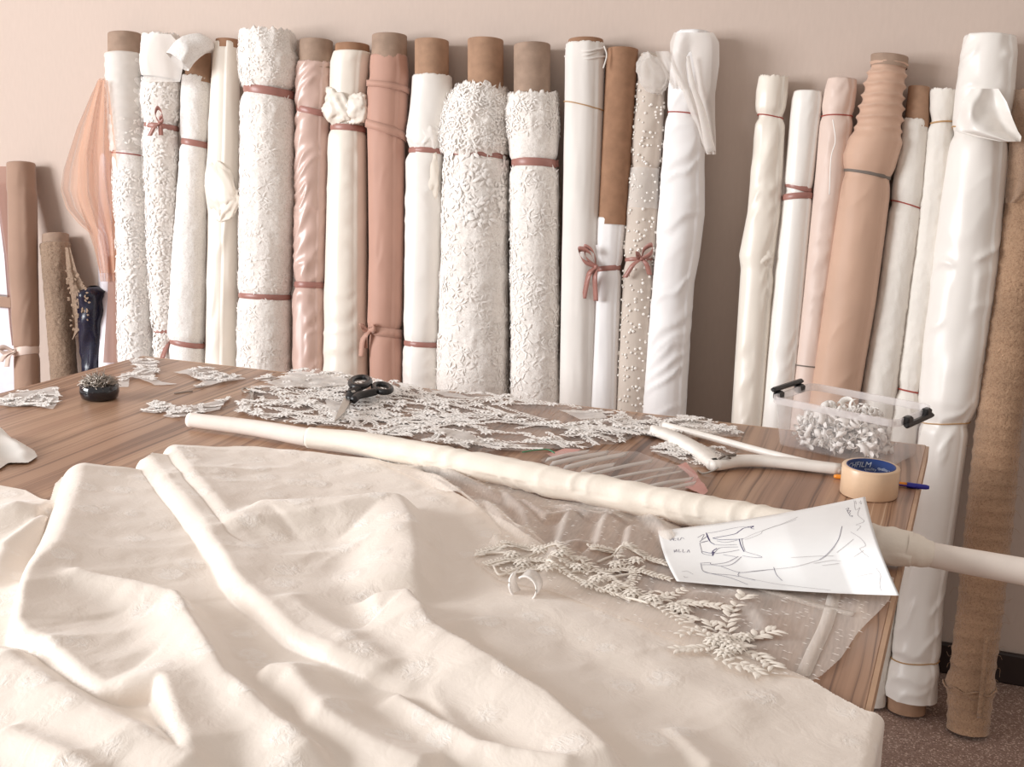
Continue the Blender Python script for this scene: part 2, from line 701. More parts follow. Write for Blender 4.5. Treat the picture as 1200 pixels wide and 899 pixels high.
M['petal'] = fabric('white_embroidery', (250, 245, 240), 0.6, 0.2, 900, 0.1, 0.02)
M['petal_cream'] = fabric('cream_embroidery', (247, 238, 226), 0.55, 0.2, 900, 0.1, 0.04)
M['roll_cream'] = fabric('cream_textured_cloth', (238, 227, 213), 0.6, 0.2, 260, 0.35, 0.04)
M['film'] = plastic('clear_wrapping_film', (238, 234, 230), 0.12, 0.12)
M['peach_tulle'] = sheer('peach_tulle', (226, 180, 152), 0.34, 0.45)
M['rose_tulle'] = sheer('rose_tulle', (178, 138, 122), 0.85, 0.2)
M['white_tulle'] = sheer('white_tulle', (244, 239, 234), 0.6, 0.4)
M['net'] = sheer('dotted_ivory_tulle', (248, 239, 230), 0.38, 0.6, 0.6, 260)
M['lace_net'] = sheer('lace_ground_net', (244, 236, 229), 0.20, 0.20, 0.6, 200)
M['flap_net'] = sheer('taupe_net', (176, 154, 136), 0.35, 0.4)
M['pearl'] = plain('pearl_bead', (248, 243, 236), 0.2, 0, 0.6, 0.01, 0.4)
M['tub'] = sheer('clear_tub_plastic', (250, 246, 246), 0.075, 0.14, 0.12)
M['tub_rim'] = sheer('clear_tub_rim', (252, 248, 248), 0.38, 0.2, 0.15)
M['bag'] = plastic('clear_bag_plastic', (246, 238, 234), 0.12, 0.15)
M['black'] = plain('black_plastic', (26, 25, 27), 0.38)
M['navy'] = plain('navy_plastic', (24, 26, 48), 0.25, 0, 0.6, 0.3)
M['bowl'] = plain('glossy_navy_plastic', (14, 16, 26), 0.12, 0, 0.6, 0.05, 0.5)
M['steel'] = plain('steel', (190, 186, 180), 0.3, 0.9)
M['pin'] = plain('pin_steel', (176, 166, 156), 0.35, 0.7)
M['hanger'] = plain('white_paint', (241, 234, 226), 0.4)
M['paper'] = plain('white_paper', (244, 243, 242), 0.8, 0, 0.2, 0.01)
M['ink'] = plain('violet_ink', (70, 62, 112), 0.7)
M['ink_thin'] = plain('faint_grey_ink', (128, 124, 140), 0.8)
M['ink_pale'] = plain('pale_pencil', (176, 172, 174), 0.8)
M['tape'] = plain('beige_tape', (228, 196, 164), 0.3, 0, 0.5, 0.04)
M['tape_side'] = plain('pale_tape_side', (232, 206, 178), 0.5)
M['tape_core'] = plain('blue_card_core', (24, 54, 112), 0.45)
M['letter'] = plain('white_print', (222, 226, 234), 0.6)
M['orange'] = plain('orange_plastic', (240, 146, 44), 0.35)
M['blue'] = plain('blue_plastic', (36, 34, 150), 0.3)
M['pinkcard'] = plain('rose_card', (214, 160, 150), 0.5)
M['green'] = plain('green_thread', (70, 150, 110), 0.6)

# ------------------------------------------------------------------ the setting
V, Fs = box((-0.2, WALL + 0.05, 1.35), (9.4, 0.1, 2.7))
mk('wall_back', V, Fs, M['wall'], smooth=False, kind='structure')
V, Fs = box((-0.2, 0.0, -0.05), (9.4, 6.1, 0.1))
mk('floor', V, Fs, M['floor'], smooth=False, kind='structure')
V, Fs = box((-0.2, WALL - 0.009, 0.04), (9.3, 0.018, 0.08), bevel=0.004)
mk('baseboard_back', V, Fs, M['base'], smooth=False, kind='structure')
b = MB()
X = -4.5
b.add(*box((X - .05, 0.0, 0.45), (0.1, 6.0, 0.9)))
b.add(*box((X - .05, 0.0, 2.62), (0.1, 6.0, 0.16)))
b.add(*box((X - .05, -2.33, 1.72), (0.1, 1.35, 1.64)))
b.add(*box((X - .05, 1.83, 1.72), (0.1, 2.35, 1.64)))
b.build('wall_left', M['wall'], smooth=False, kind='structure')
b = MB()
for y, z, sy, sz in ((-.5, 0.93, 2.3, .06), (-.5, 2.51, 2.3, .06), (-1.62, 1.72, .06, 1.64), (.62, 1.72, .06, 1.64), (-.5, 1.72, .06, 1.6)):
    b.add(*box((X - .05, y, z), (0.07, sy, sz), bevel=.006))
b.build('window_1', M['white'], smooth=False, kind='structure')

# ------------------------------------------------------------------ the cutting table
RA, RB = np.array([0.035, 2.356]), np.array([-0.013, 1.226])   # far right corner, a point on the right edge
NEAR = 0.45


def right_edge(y):
    return RA[0] + (y - RA[1]) * (RA[0] - RB[0]) / (RA[1] - RB[1])


FL, FR_ = np.array([-1.759, 2.361]), RA
NL, NR = np.array([-1.90, NEAR]), np.array([right_edge(NEAR), NEAR])
table = thing('cutting_table', 'large brown wood-grain cutting table strewn with fabric and lace', 'table', (-0.9, 1.4, 0))


def slab(quad, z0, z1, b_=0.002):
    q = np.array(quad)
    c = q.mean(0)
    ins = q + (c - q) / np.linalg.norm(c - q, axis=1)[:, None] * b_ * 1.5
    V = []
    for pts, z in ((ins, z0), (q, z0 + b_), (q, z1 - b_), (ins, z1)):
        V += [(p[0], p[1], z) for p in pts]
    return np.array(V), [tuple(f) for f in gridF(4, 4, True)] + [(3, 2, 1, 0), (12, 13, 14, 15)]


V, Fs = slab([NL, NR, FR_, FL], TZ - 0.027, TZ, 0.001)
mk('tabletop', V, Fs, M['wood'], table, smooth=False)
e = 0.006
V, Fs = slab([NR, NR + (e, 0), FR_ + (e, 0), FR_], TZ - 0.03, TZ - 0.0004, 0.001)
mk('edge_band', V, Fs, M['edge'], table, smooth=False, label='pale wood edging strip')
V, Fs = slab([FL, FR_, FR_ + (0, e), FL + (0, e)], TZ - 0.03, TZ - 0.0004, 0.001)
mk('edge_band', V, Fs, M['edge'], table, smooth=False, label='pale wood edging strip')
for x, y in ((-1.7, 2.27), (-0.08, 2.27), (-1.8, .55), (-.14, .55)):
    mk('leg', *box((x, y, (TZ - .027) / 2), (.06, .06, TZ - .027), bevel=.004), M['steel_leg'], table, smooth=False)
V, Fs = box((-.9, 2.27, .66), (1.56, .02, .10), bevel=.002)
mk('apron', V, Fs, M['edge'], table, smooth=False)

# white cupboard at the far left, just in frame
cx = aty(12, 300, 2.955)[0]
cab = thing('white_cupboard', 'white cupboard with a brown shelf edge, at the far left behind the roll', 'cupboard', (cx - .25, 2.972, 0))
zt = aty(5, 215, 2.95)[2]
zs = aty(5, 354, 2.95)[2]
mk('carcass', *box((cx - .25, 2.972, (zs - .02) / 2), (.5, .04, zs - .02), bevel=.004), M['white'], cab, smooth=False)
mk('upper_carcass', *box((cx - .25, 2.972, (zt + zs + .02) / 2), (.5, .04, zt - zs - .02), bevel=.004), M['white'], cab, smooth=False)
mk('shelf_edge', *box((cx - .25, 2.968, zs), (.506, .05, .035), bevel=.004), M['tulle_taupe'], cab, smooth=False, label='brown shelf edge')


# ------------------------------------------------------------------ fabric rolls
class Roll:
    """axis found from the outline rows (y, left x, right x) with the roll leaning on the wall, foot on the floor"""

    def __init__(s, rows, label, yb=2.72, foot=None, name='fabric_roll', group='fabric rolls leaning on the wall', zfoot=0.0):
        r0, r1 = rows[0], rows[-1]
        w0 = (r0[2] - r0[1]) / 2 / F * 3.0
        top = aty((r0[1] + r0[2]) / 2, r0[0], WALL - w0 - .012)
        w0 = (r0[2] - r0[1]) / 2 / F * depth(top)
        top = aty((r0[1] + r0[2]) / 2, r0[0], WALL - w0 - .012)
        if foot is None:
            n = np.cross(ray((r0[1] + r0[2]) / 2, r0[0]), ray((r1[1] + r1[2]) / 2, r1[0]))
            # n.(p-O)=0 with y=yb, z=zfoot
            x = -(n[1] * yb + n[2] * (zfoot - HC)) / n[0]
            bot = np.array([x, yb, zfoot])
        else:
            bot = atz(foot[0], foot[1], zfoot)
        s.top, s.bot = top, bot
        s.d = (top - bot) / np.linalg.norm(top - bot)
        s.len = np.linalg.norm(top - bot)
        e1 = np.array([1.0, 0, 0])
        e1 -= s.d * (e1 @ s.d)
        s.e1 = e1 / np.linalg.norm(e1)
        s.e2 = np.cross(s.d, s.e1)          # points to the wall for +
        if s.e2[1] < 0: s.e2 = -s.e2
        s.pn = np.cross(s.d, s.e1)
        s.root = thing(name, label, 'fabric roll', tuple(bot), group)
        s.dep = depth(bot)

    def row(s, y, xl, xr):
        """height along the axis, sideways offset, radius"""
        c = (xl + xr) / 2
        d = ray(c, y)
        k = ((s.bot - O) @ s.pn) / (d @ s.pn)
        p = O + d * k
        t = (p - s.bot) @ s.d
        off = (p - s.bot) @ s.e1
        return t, off, (xr - xl) / 2 / F * depth(p)

    def t_of(s, y, x=None):
        """axis height at image row y"""
        lo, hi = -0.2, s.len + .4
        for _ in range(40):
            mid = (lo + hi) / 2
            p = s.bot + s.d * mid
            q = p - O
            yy = 449.5 - F * (q @ UP) / (q @ FW)
            if yy > y: lo = mid
            else: hi = mid
        return lo

    def prof(s, rows, foot=True):
        a = sorted(s.row(*r) for r in rows)
        t = np.array([q[0] for q in a])
        return t, np.array([q[1] for q in a]), np.array([q[2] for q in a])

    def surf(s, prof, disp, t0, t1, nu, nv=72, jag=0.0, seed=0, close=None, jag_f=9):
        """returns verts(nu,nv,3); theta 0 faces the wall; close=(radius, drop) tucks the top in"""
        T, OFF, R = prof
        u = np.linspace(t0, t1, nu)
        th = np.linspace(0, 2 * math.pi, nv, endpoint=False)
        U, TH = np.meshgrid(u, th, indexing='ij')
        if jag:
            f = sm((U - (t1 - .05)) / .05)
            U = U + f * jag * (fbm(np.cos(TH) * jag_f + 40, np.sin(TH) * jag_f + 40, 0, seed) - 0.5) * 2
        r = np.interp(U, T, R)
        off = np.interp(U, T, OFF)
        r = r + disp(U, TH, r)
        P = s.bot + s.d * U[..., None] + s.e1 * (off + r * np.sin(TH))[..., None] + s.e2 * (r * np.cos(TH))[..., None]
        if close:
            extra = []
            for q, dz in close:
                rr = r[-1] * q
                extra.append(s.bot + s.d * (U[-1] + dz)[:, None] + s.e1 * (off[-1] + rr * np.sin(TH[-1]))[:, None] + s.e2 * (rr * np.cos(TH[-1]))[:, None])
            P = np.concatenate([P, np.array(extra)])
        return P

    def cloth(s, rows, mat, disp, name='cloth', nu=170, nv=72, jag=0.0, seed=0, close=((.97, .004), (.9, .003), (.6, -.004), (.25, -.006)), foot=None, jag_f=9, **k):
        s.pf = s.prof(rows)
        s.disp = disp
        t0 = 0.004 if foot is None else foot
        P = s.surf(s.pf, disp, t0, s.pf[0][-1], nu, nv, jag, seed, close, jag_f)
        n = P.shape[0]
        return mk(name, P.reshape(-1, 3), gridF(n, nv, True), mat, s.root, **k)

    def point(s, t, th, lift=0.0):
        T, OFF, R = s.pf
        t, th = np.broadcast_arrays(np.asarray(t, float), np.asarray(th, float))
        r = np.interp(t, T, R)
        off = np.interp(t, T, OFF)
        r = r + s.disp(t, th, r) + lift
        n = s.e1 * np.sin(th)[..., None] + s.e2 * np.cos(th)[..., None]
        return s.bot + s.d * t[..., None] + s.e1 * off[..., None] + n * r[..., None], n

    def core(s, rows, mat, name='core', bottom=None, inside=True, **k):
        T, OFF, R = s.prof(rows)
        t0 = max(T[0] - .06, (s.pf[0][-1] - .012) if hasattr(s, 'pf') else 0) if bottom is None else bottom
        a = np.linspace(0, 2 * math.pi, 40, endpoint=False)
        ring = []
        hole = .86
        for t, f in ((t0, 1), (T[-1] - .002, 1), (T[-1], .985), (T[-1], hole + .015), (T[-1] - .002, hole), (t0 + .0, hole)):
            r = np.interp(t, T, R) * f
            o = np.interp(t, T, OFF)
            ring.append(s.bot + s.d * t + s.e1 * (o + r * np.sin(a))[:, None] + s.e2 * (r * np.cos(a))[:, None])
        P = np.concatenate(ring)
        return mk(name, P, gridF(6, 40, True), mat, s.root, **k)

    def band(s, y, wpx, mat, slope=0.0, lift=.0022, name='ribbon', amp=0.0, **k):
        """ribbon round the roll centred on image row y; slope tips it"""
        t = s.t_of(y)
        hw = wpx / 2 / F * s.dep
        th = np.linspace(0, 2 * math.pi, 64, endpoint=False)
        T, OFF, R = s.pf
        tt = t + slope * np.sin(th) * np.interp(t, T, R) * -1
        tt = tt + amp * np.sin(3 * th + 1)
        rr = []
        smooth_r = None
        for q in (-1, -0.5, .5, 1):
            p, n = s.point(tt + q * hw, th, 0)
            c = s.bot + s.d * (tt + q * hw)[:, None] + s.e1 * np.interp(tt, T, OFF)[:, None]
            rad = ((p - c) * n).sum(1)
            if smooth_r is None:
                kk = np.ones(9) / 9
                ext = np.concatenate([rad[-4:], rad, rad[:4]])
                smooth_r = np.maximum(np.convolve(ext, kk, 'valid'), rad - .002) + .0005
            rr.append(c + n * (smooth_r + lift * (1.0 if abs(q) < .9 else .2))[:, None])
        s.band_t = t
        return mk(name, np.concatenate(rr), gridF(4, 64, True), mat, s.root, **k)

    def string(s, y, mat, slope=0.0, r=.0016, name='string', **k):
        t = s.t_of(y)
        th = np.linspace(0, 2 * math.pi, 56, endpoint=False)
        T, OFF, R = s.pf
        tt = t - slope * np.sin(th) * np.interp(t, T, R)
        p, n = s.point(tt, th, .0012)
        V, Fs = tube(p, r, 6, True)
        return mk(name, V, Fs, mat, s.root, **k)


def th_front(x, R=None):
    """angle on a roll: the side towards the viewpoint is the middle, x -1 (left) .. 1 (right)"""
    v = O - (R.bot + R.d * R.len * .6)
    return math.atan2(v @ R.e1, v @ R.e2) % (2 * math.pi) - x * math.pi / 2


# surface styles: height along the roll u (m), angle th, radius r -> displacement
def pinch(ts, dep=.004, wid=.014):
    def f(u):
        o = 0
        for t in ts:
            o = o - dep * np.exp(-((u - t) / wid) ** 2)
        return o
    return f


def d_smooth(seed=0, amp=.0012, ts=(), spiral=.003, th0=2.2, pd=.004):
    pf = pinch(ts, pd)
    return lambda u, th, r: amp * 2 * (fbm(np.sin(th) * 2 + 5, np.cos(th) * 2 + 5, u * 5, seed) - .5) + spiral * (((th - th0) % (2 * math.pi)) / (2 * math.pi) - .5) + pf(u)


def d_twist(seed=0, amp=.004, ang=1.1, f1=12, f2=55, ts=(), mask=.35, th0=2.2, spiral=.003, pd=.005):
    pf = pinch(ts, pd)

    def f(u, th, r):
        s_ = (th - math.pi) * .045
        a = u * math.cos(ang) - s_ * math.sin(ang)
        b_ = u * math.sin(ang) + s_ * math.cos(ang)
        n = ridged(a * f1 + .6 * vn(u * 9, th, 0, seed + 9), b_ * f2 + 1.2 * vn(u * 11, th * 1.5, 3, seed + 5), 0, seed)
        mk_ = sm((fbm(u * 4, np.sin(th) * 1.2, np.cos(th) * 1.2, seed + 3, 2) - mask) * 4)
        back = sm((np.cos(th) + .7) / .5)
        return amp * (n ** 1.5 - .4) * mk_ * (1 - .7 * back) + spiral * (((th - th0) % (2 * math.pi)) / (2 * math.pi) - .5) + .002 * (fbm(u * 5, np.sin(th) * 2, np.cos(th) * 2, seed, 2) - .5) + pf(u)
    return f


def d_lace(seed=0, amp=.003, f=45, ts=(), frill=None, pd=.005, big=.004):
    pf = pinch(ts, pd)

    def g(u, th, r):
        x, y, z = np.sin(th) * r, np.cos(th) * r, u
        a = ridged(x * f, y * f, z * f, seed) ** 2 * .6 + ridged(x * f * 2.1, y * f * 2.1, z * f * 2.1, seed + 4) * .4
        b_ = fbm(x * 9, y * 9, z * 9, seed + 7, 2) - .5
        o = amp * (a - .5) + big * b_ + pf(u)
        if frill:
            t0, t1, k = frill
            m_ = sm((u - t0) / .02) * (1 - sm((u - t1) / .02))
            o = o + m_ * k * (ridged(x * 30, y * 30, z * 30, seed + 8) - .3)
        return o
    return g


def d_rings(seed=0, amp=.004, f=60, t_from=0.0, ts=(), base=None):
    pf = pinch(ts)

    def g(u, th, r):
        w = u + .005 * (fbm(np.sin(th) * 1.5, np.cos(th) * 1.5, u * 6, seed, 2) - .5) * 2
        m_ = sm((u - t_from) / .04)
        o = amp * m_ * ((1 - np.abs(np.sin(w * f * 1.57 + .8 * (vn(w * 30, th * .4, 0, seed + 4) - .5)))) ** 1.3 - .35 + .5 * (vn(w * f * .35, th * .7, 0, seed + 2) - .5))
        return o + (base(u, th, r) * (1 - m_) if base is not None else 0) + pf(u)
    return g


def scatter_roll(R, t0, t1, n, L, Wd, mat, name='lace_petals', seed=3, cluster=5, lift=.4, front=1.75, dirspread=6.3):
    rs = np.random.RandomState(seed)
    k = n // cluster
    ct = rs.uniform(t0, t1, k)
    cth = th_front(0, R) + rs.uniform(-front, front, k)
    a0 = rs.uniform(0, 6.3, k)
    t, th, ang = [], [], []
    rr = float(np.interp(ct.mean(), R.pf[0], R.pf[2]))
    for j in range(cluster):
        a = a0 + j * 2 * math.pi / cluster + rs.normal(0, .2, k)
        t.append(ct + np.sin(a) * L * .25)
        th.append(cth + np.cos(a) * L * .25 / rr)
        ang.append(a)
    t, th, ang = map(np.concatenate, (t, th, ang))
    t = np.clip(t, .02, R.pf[0][-1] - .004)
    P, N = R.point(t, th, .0)
    tang = R.e1 * np.cos(th)[:, None] - R.e2 * np.sin(th)[:, None]
    T = tang * np.cos(ang)[:, None] + R.d * np.sin(ang)[:, None]
    V, Fs = petals(P, T, N, L * rs.uniform(.7, 1.3, len(t)), Wd * rs.uniform(.7, 1.3, len(t)), lift * .45)
    return mk(name, V, Fs, mat, R.root, kind='stuff')


def bow(R, x, y, mat, size=.03, loops=((-.9, .35), (.5, .6)), tails=((-.3, -1.5), (.35, -1.2)), width=.011, lift=.006, name='bow'):
    """ribbon bow on the front of a roll; shapes in units of size, x right, y up"""
    t = R.t_of(y)
    T, OFF, Rr = R.pf
    p0, n = R.point(np.array([t]), np.array([th_front(x, R)]), .002)
    p0, n = p0[0], n[0]
    v = O - p0
    v = v / np.linalg.norm(v)
    n = n * .35 + v * .65
    n = n - R.d * (n @ R.d)
    n /= np.linalg.norm(n)
    p0 = p0 + n * lift
    tx = np.cross(R.d, n)
    if tx @ R.e1 < 0: tx = -tx
    tx /= np.linalg.norm(tx)
    b = MB()
    for lx, ly in loops:
        pts = [(0, 0, 0), (lx * .55 - ly * .22, ly * .55 + lx * .22, .25), (lx, ly, .45), (lx * .6 + ly * .25, ly * .6 - lx * .25, .35), (0, -.02, .1)]
        P = spline([p0 + size * (tx * a + R.d * c + n * d_) for a, c, d_ in pts], 22)
        b.add(*strip(P, width, n * .55 + R.d * .8 - tx * .2))
    for lx, ly in tails:
        pts = [(0, 0, .1), (lx * .5, ly * .3, .35), (lx * .8, ly * .7, .22), (lx, ly, .1)]
        P = spline([p0 + size * (tx * a + R.d * c + n * d_) for a, c, d_ in pts], 16)
        b.add(*strip(P, width, tx * .9 + n * .35))
    kk = np.linspace(0, 2 * math.pi, 12, endpoint=False)
    b.add(*tube([p0 + n * .003 + R.d * a for a in (-.006, -.002, .002, .006)], [.003, .0055, .0055, .003], 8))
    return b.build(name, mat, R.root)


def wad(R, px, py, wpx, hpx, mat, seed, lift=0.0, tilt=0.0, amp=.35, name='knotted_end', thick=.75):
    """crumpled bunch of cloth on the front of a roll"""
    T, OFF, Rr = R.pf
    t = R.t_of(py)
    rad = float(np.interp(t, T, Rr))
    c = R.bot + R.d * t
    base = aty(px, py, (c - R.e2 * (rad * .75 + lift))[1])
    a, h = wpx / 2 / F * depth(base), hpx / 2 / F * depth(base)
    nu, nv = 30, 44
    ph = np.linspace(0, math.pi, nu)[:, None]
    th = np.linspace(0, 2 * math.pi, nv, endpoint=False)[None]
    dx, dy, dz = np.sin(ph) * np.cos(th), np.sin(ph) * np.sin(th), np.cos(ph) * np.ones_like(th)
    ca, sa = math.cos(tilt), math.sin(tilt)
    k = 1 + amp * (ridged(dx * 1.9 + 3, dy * 1.9 + 3, dz * 1.4 + 3, seed) ** 1.6 - .55) + amp * .45 * (ridged(dx * 4.1, dy * 4.1, dz * 3.2 + 7, seed + 2) - .5)
    lx, lz, ly = dx * a * k, dz * h * k, dy * a * thick * k
    X_, Z_ = lx * ca - lz * sa, lx * sa + lz * ca
    P = base + R.e1 * X_[..., None] + R.d * Z_[..., None] + R.e2 * ly[..., None]
    return mk(name, P.reshape(-1, 3), gridF(nu, nv, True), mat, R.root)


def drape(rows, Y, mat, parent, name, amp=.012, folds=3.0, seed=1, n=60, k=36, lean=0.0, **kw):
    """loose hanging cloth given by its outline rows (y, left, right) at distance Y, folded towards the room"""
    rows = np.array(rows, float)
    yy = np.linspace(rows[0, 0], rows[-1, 0], n)
    xl, xr = np.interp(yy, rows[:, 0], rows[:, 1]), np.interp(yy, rows[:, 0], rows[:, 2])
    V = []
    for i in range(n):
        for j in range(k):
            f = j / (k - 1)
            s_ = amp * (math.sin(f * folds * 2 * math.pi + seed + .8 * math.sin(i / n * 5)) * .6 + .8 * (float(vn(f * 5, i / n * 2.2, 0, seed)) - .5))
            s_ *= min(1, .35 + i / n * 1.5)
            V.append(aty(xl[i] * (1 - f) + xr[i] * f, yy[i], Y - lean * i / n - s_))
    return mk(name, np.array(V), gridF(n, k), mat, parent, **kw)


# --- 1 dusty taupe tulle roll at the far left
R = Roll([(193, 9, 41), (300, 11, 44), (412, 17, 46), (455, 18, 47)], 'taupe-brown tulle roll leaning at the far left, tied with a pale pink band')
t412 = R.t_of(412)
R.cloth([(193, 9, 41), (222, 9, 42), (226, 10, 43), (300, 11, 44), (412, 17, 46), (455, 18, 47)], M['tulle_taupe'], d_twist(2, .004, .5, 6, 40, (t412,), .4, 5.4))
R.band(412, 10, M['blush'], -.15, name='fabric_tie', label='pale pink fabric tie')
bow(R, -.7, 412, M['blush'], .05, ((-.75, .1),), ((-.45, -.9), (-.8, -.6)), .018, name='knot')
drape([(195, -6, 9), (240, -3, 9), (300, 5, 12), (380, 11, 16), (405, 14, 18)], R.top[1] - .0, M['rose_tulle'], R.root, 'loose_edge', .004, 1, 2, 30, 10)

# --- 2 short taupe lace roll
R = Roll([(275, 50, 80), (350, 53, 84), (440, 60, 90)], 'short taupe lace roll with a lace flap hanging off its right')
R.cloth([(287, 48, 82), (350, 53, 84), (440, 60, 90)], M['lace_taupe'], d_lace(4, .004, 50))
R.core([(275, 50, 80), (300, 50, 81)], M['card_grey'])
fl = drape([(290, 76, 82), (318, 78, 90), (338, 82, 100), (352, 84, 105), (366, 85, 104), (380, 85, 101), (392, 84, 90), (398, 83, 86)], R.top[1] - .1, M['lace_taupe'], R.root, 'lace_flap', .008, 1.2, 4, 40, 24)
rs = np.random.RandomState(5)
P, T_ = [], []
for cx_, cy_, n_, rr_ in ((88, 332, 16, 9), (94, 345, 16, 9), (84, 322, 10, 6), (98, 356, 14, 7), (90, 378, 12, 7), (97, 370, 10, 6), (87, 350, 12, 6)):
    for k_ in range(n_):
        a = k_ / n_ * 6.283 + rs.rand()
        P.append(aty(cx_ + .75 * rr_ * math.cos(a), cy_ + rr_ * math.sin(a), R.top[1] - .118))
        T_.append((math.cos(a), 0, -math.sin(a)))
V, Fs = petals(np.array(P), np.array(T_), np.tile([0, -1.0, 0], (len(P), 1)), .011, .006, .3)
mk('lace_motif', V, Fs, M['lace_taupe'], R.root, kind='stuff')
drape([(395, 84, 102), (420, 86, 104), (450, 88, 104)], R.top[1] - .05, M['flap_net'], R.root, 'loose_net', .008, 1.2, 6, 16, 12)

# --- navy bundle between
p = aty(110, 385, 2.88)
bun = thing('navy_bundle', 'navy blue plastic-wrapped bundle standing behind the lavender tube', 'bundle', (p[0], 2.88, 0))
z_t = aty(110, 338, 2.85)[2]
nu, nv = 60, 24
u = np.linspace(0, 1, nu)[:, None]
th = np.linspace(0, 6.283, nv, endpoint=False)[None]
k_ = 1 + .35 * (ridged(np.cos(th) * 2, np.sin(th) * 2, u * 22, 5) - .5)
prf = np.minimum(1, np.minimum(u * 20 + .2, (1 - u) * 40 + .3))
V = np.stack([p[0] + .004 + .034 * k_ * prf * np.cos(th), 2.88 + .05 * k_ * prf * np.sin(th), u * z_t * np.ones_like(th)], -1).reshape(-1, 3)
mk('wrapping', V, gridF(nu, nv, True), M['navy'], bun)
# --- 3 tube with peach tulle
R = Roll([(282, 115, 140), (425, 116, 142)], 'slim lavender-white tube with sheer peach tulle draped over its top')
R.cloth([(96, 116, 130), (170, 117, 132), (282, 115, 140), (425, 116, 142)], M['white'], d_smooth(3, .001), 'tube')
drape([(300, 127, 140), (350, 126, 142), (425, 121, 143)], R.top[1] - .09, M['rose_tulle'], R.root, 'rose_wrap', .006, 1, 3, 24, 12, .04, label='brownish rose tulle wrap')
drape([(92, 116, 126), (112, 106, 128), (150, 90, 132), (200, 74, 137), (222, 71, 139), (245, 78, 141), (262, 92, 141), (276, 108, 141), (300, 114, 141), (330, 118, 141)],
      R.top[1] - .07, M['peach_tulle'], R.root, 'tulle_drape', .03, 3.2, 1, 70, 50, .02, label='sheer peach tulle')
drape([(94, 114, 126), (130, 104, 131), (180, 92, 136), (230, 90, 140), (290, 110, 140), (320, 117, 140)],
      R.top[1] - .10, M['peach_tulle'], R.root, 'tulle_drape', .022, 2.3, 4, 60, 40, .02, label='sheer peach tulle')

# --- 4 lace in film with brown core
R = Roll([(40, 127, 165), (180, 131, 168), (417, 141, 178)], 'white leaf-lace roll in clear film with brown core, beside the peach tulle')
t181 = R.t_of(181)
R.cloth([(66, 125, 166), (120, 126, 168), (180, 131, 169), (185, 132, 169), (300, 137, 174), (417, 139, 180)], M['lace_fine'], d_lace(9, .004, 34, (t181,)), nu=300, jag=.002)
R.core([(40, 127, 165), (75, 127, 165)], M['card_grey'])
T_, OFF_, R_ = R.pf
P = R.surf(R.pf, d_rings(6, .003, 70), R.t_of(178), R.t_of(64), 50, 60)
mk('film_wrap', P.reshape(-1, 3) - R.e2 * .005, gridF(50, 60, True), M['white_tulle'], R.root, label='clear film wrapping')
R.string(181, M['red'], .12)
scatter_roll(R, R.t_of(430), R.t_of(200), 900, .012, .0055, M['petal'], seed=4, cluster=4, lift=.5)
scatter_roll(R, R.t_of(176), R.t_of(120), 100, .014, .007, M['petal'], seed=8, cluster=4, lift=.2)

# --- 5 lace with bow
R = Roll([(42, 166, 212), (150, 168, 210), (417, 172, 204)], 'white floral lace roll with rose ribbon bow and black thread near its top')
t93, t148, t388 = R.t_of(93), R.t_of(148), R.t_of(388)
R.cloth([(44, 167, 211), (70, 165, 214), (93, 166, 213), (120, 165, 213), (148, 169, 209), (160, 168, 209), (260, 172, 208), (330, 175, 206), (375, 178, 204), (388, 182, 202), (400, 180, 203), (420, 181, 203)],
        M['lace'], d_lace(14, .005, 30, (t93, t148), pd=.004), nu=300, nv=88, jag=.008)
drape([(40, 168, 200), (55, 166, 213), (80, 166, 214), (96, 169, 211)], R.top[1] - .075, M['white_tulle'], R.root, 'net_cover', .005, 1.5, 3, 20, 20, .01)
R.string(93, M['black_tape'], .1, .0022, 'thread', label='black thread')
R.band(149, 6, M['ribbon'], .1)
bow(R, -.05, 148, M['ribbon'], .035, ((-.15, 1.15), (.2, .5)), ((-.75, -1.0), (.1, -.9)), .013, .014)
R.band(388, 5, M['ribbon'], .1)
mk('ribbon_tail', *strip(spline([aty(197, 386, R.bot[1] + .12), aty(196, 402, R.bot[1] + .08), aty(190, 420, R.bot[1] + .05)], 10), .016, (1, 0, .1)), M['ribbon'], R.root)
scatter_roll(R, R.t_of(420), R.t_of(96), 1300, .012, .0065, M['petal'], seed=14, cluster=5, lift=.5)

# --- 6 lace with flopped top
R = Roll([(60, 216, 247), (168, 211, 244), (420, 198, 240)], 'white lace roll with a crumpled end flopping left over its brown core')
t168, t402 = R.t_of(168), R.t_of(402)
R.cloth([(92, 214, 247), (120, 212, 246), (168, 212, 243), (175, 211, 243), (260, 205, 242), (330, 200, 241), (395, 197, 239), (404, 199, 239), (425, 199, 239)], M['lace_fine'], d_lace(21, .0035, 40, (t168, t402)), nu=280, jag=.006)
R.core([(56, 218, 247), (100, 217, 247)], M['card'])
R.band(168, 7, M['ribbon'], .12)
R.band(402, 6, M['ribbon'], .12)
P = spline([aty(248, 56, R.top[1] - .02), aty(236, 52, R.top[1] - .06), aty(220, 58, R.top[1] - .09), aty(208, 72, R.top[1] - .11)], 26)
rads = np.interp(np.linspace(0, 1, 26), [0, .3, .7, 1], [.012, .024, .034, .036])
V, Fs = tube(P, rads, 40, caps=False)
V = V.reshape(26, 40, 3)
c_ = P[:, None]
q = (V - c_)
V = c_ + q * (1 + .35 * (ridged(np.arange(40)[None] / 40 * 9, np.linspace(0, 2, 26)[:, None], 0, 3) - .5))[..., None] * np.array([1, .8, 1])
mk('flopped_end', V.reshape(-1, 3), gridF(26, 40, True), M['lace_fine'], R.root, label='crumpled lace end')

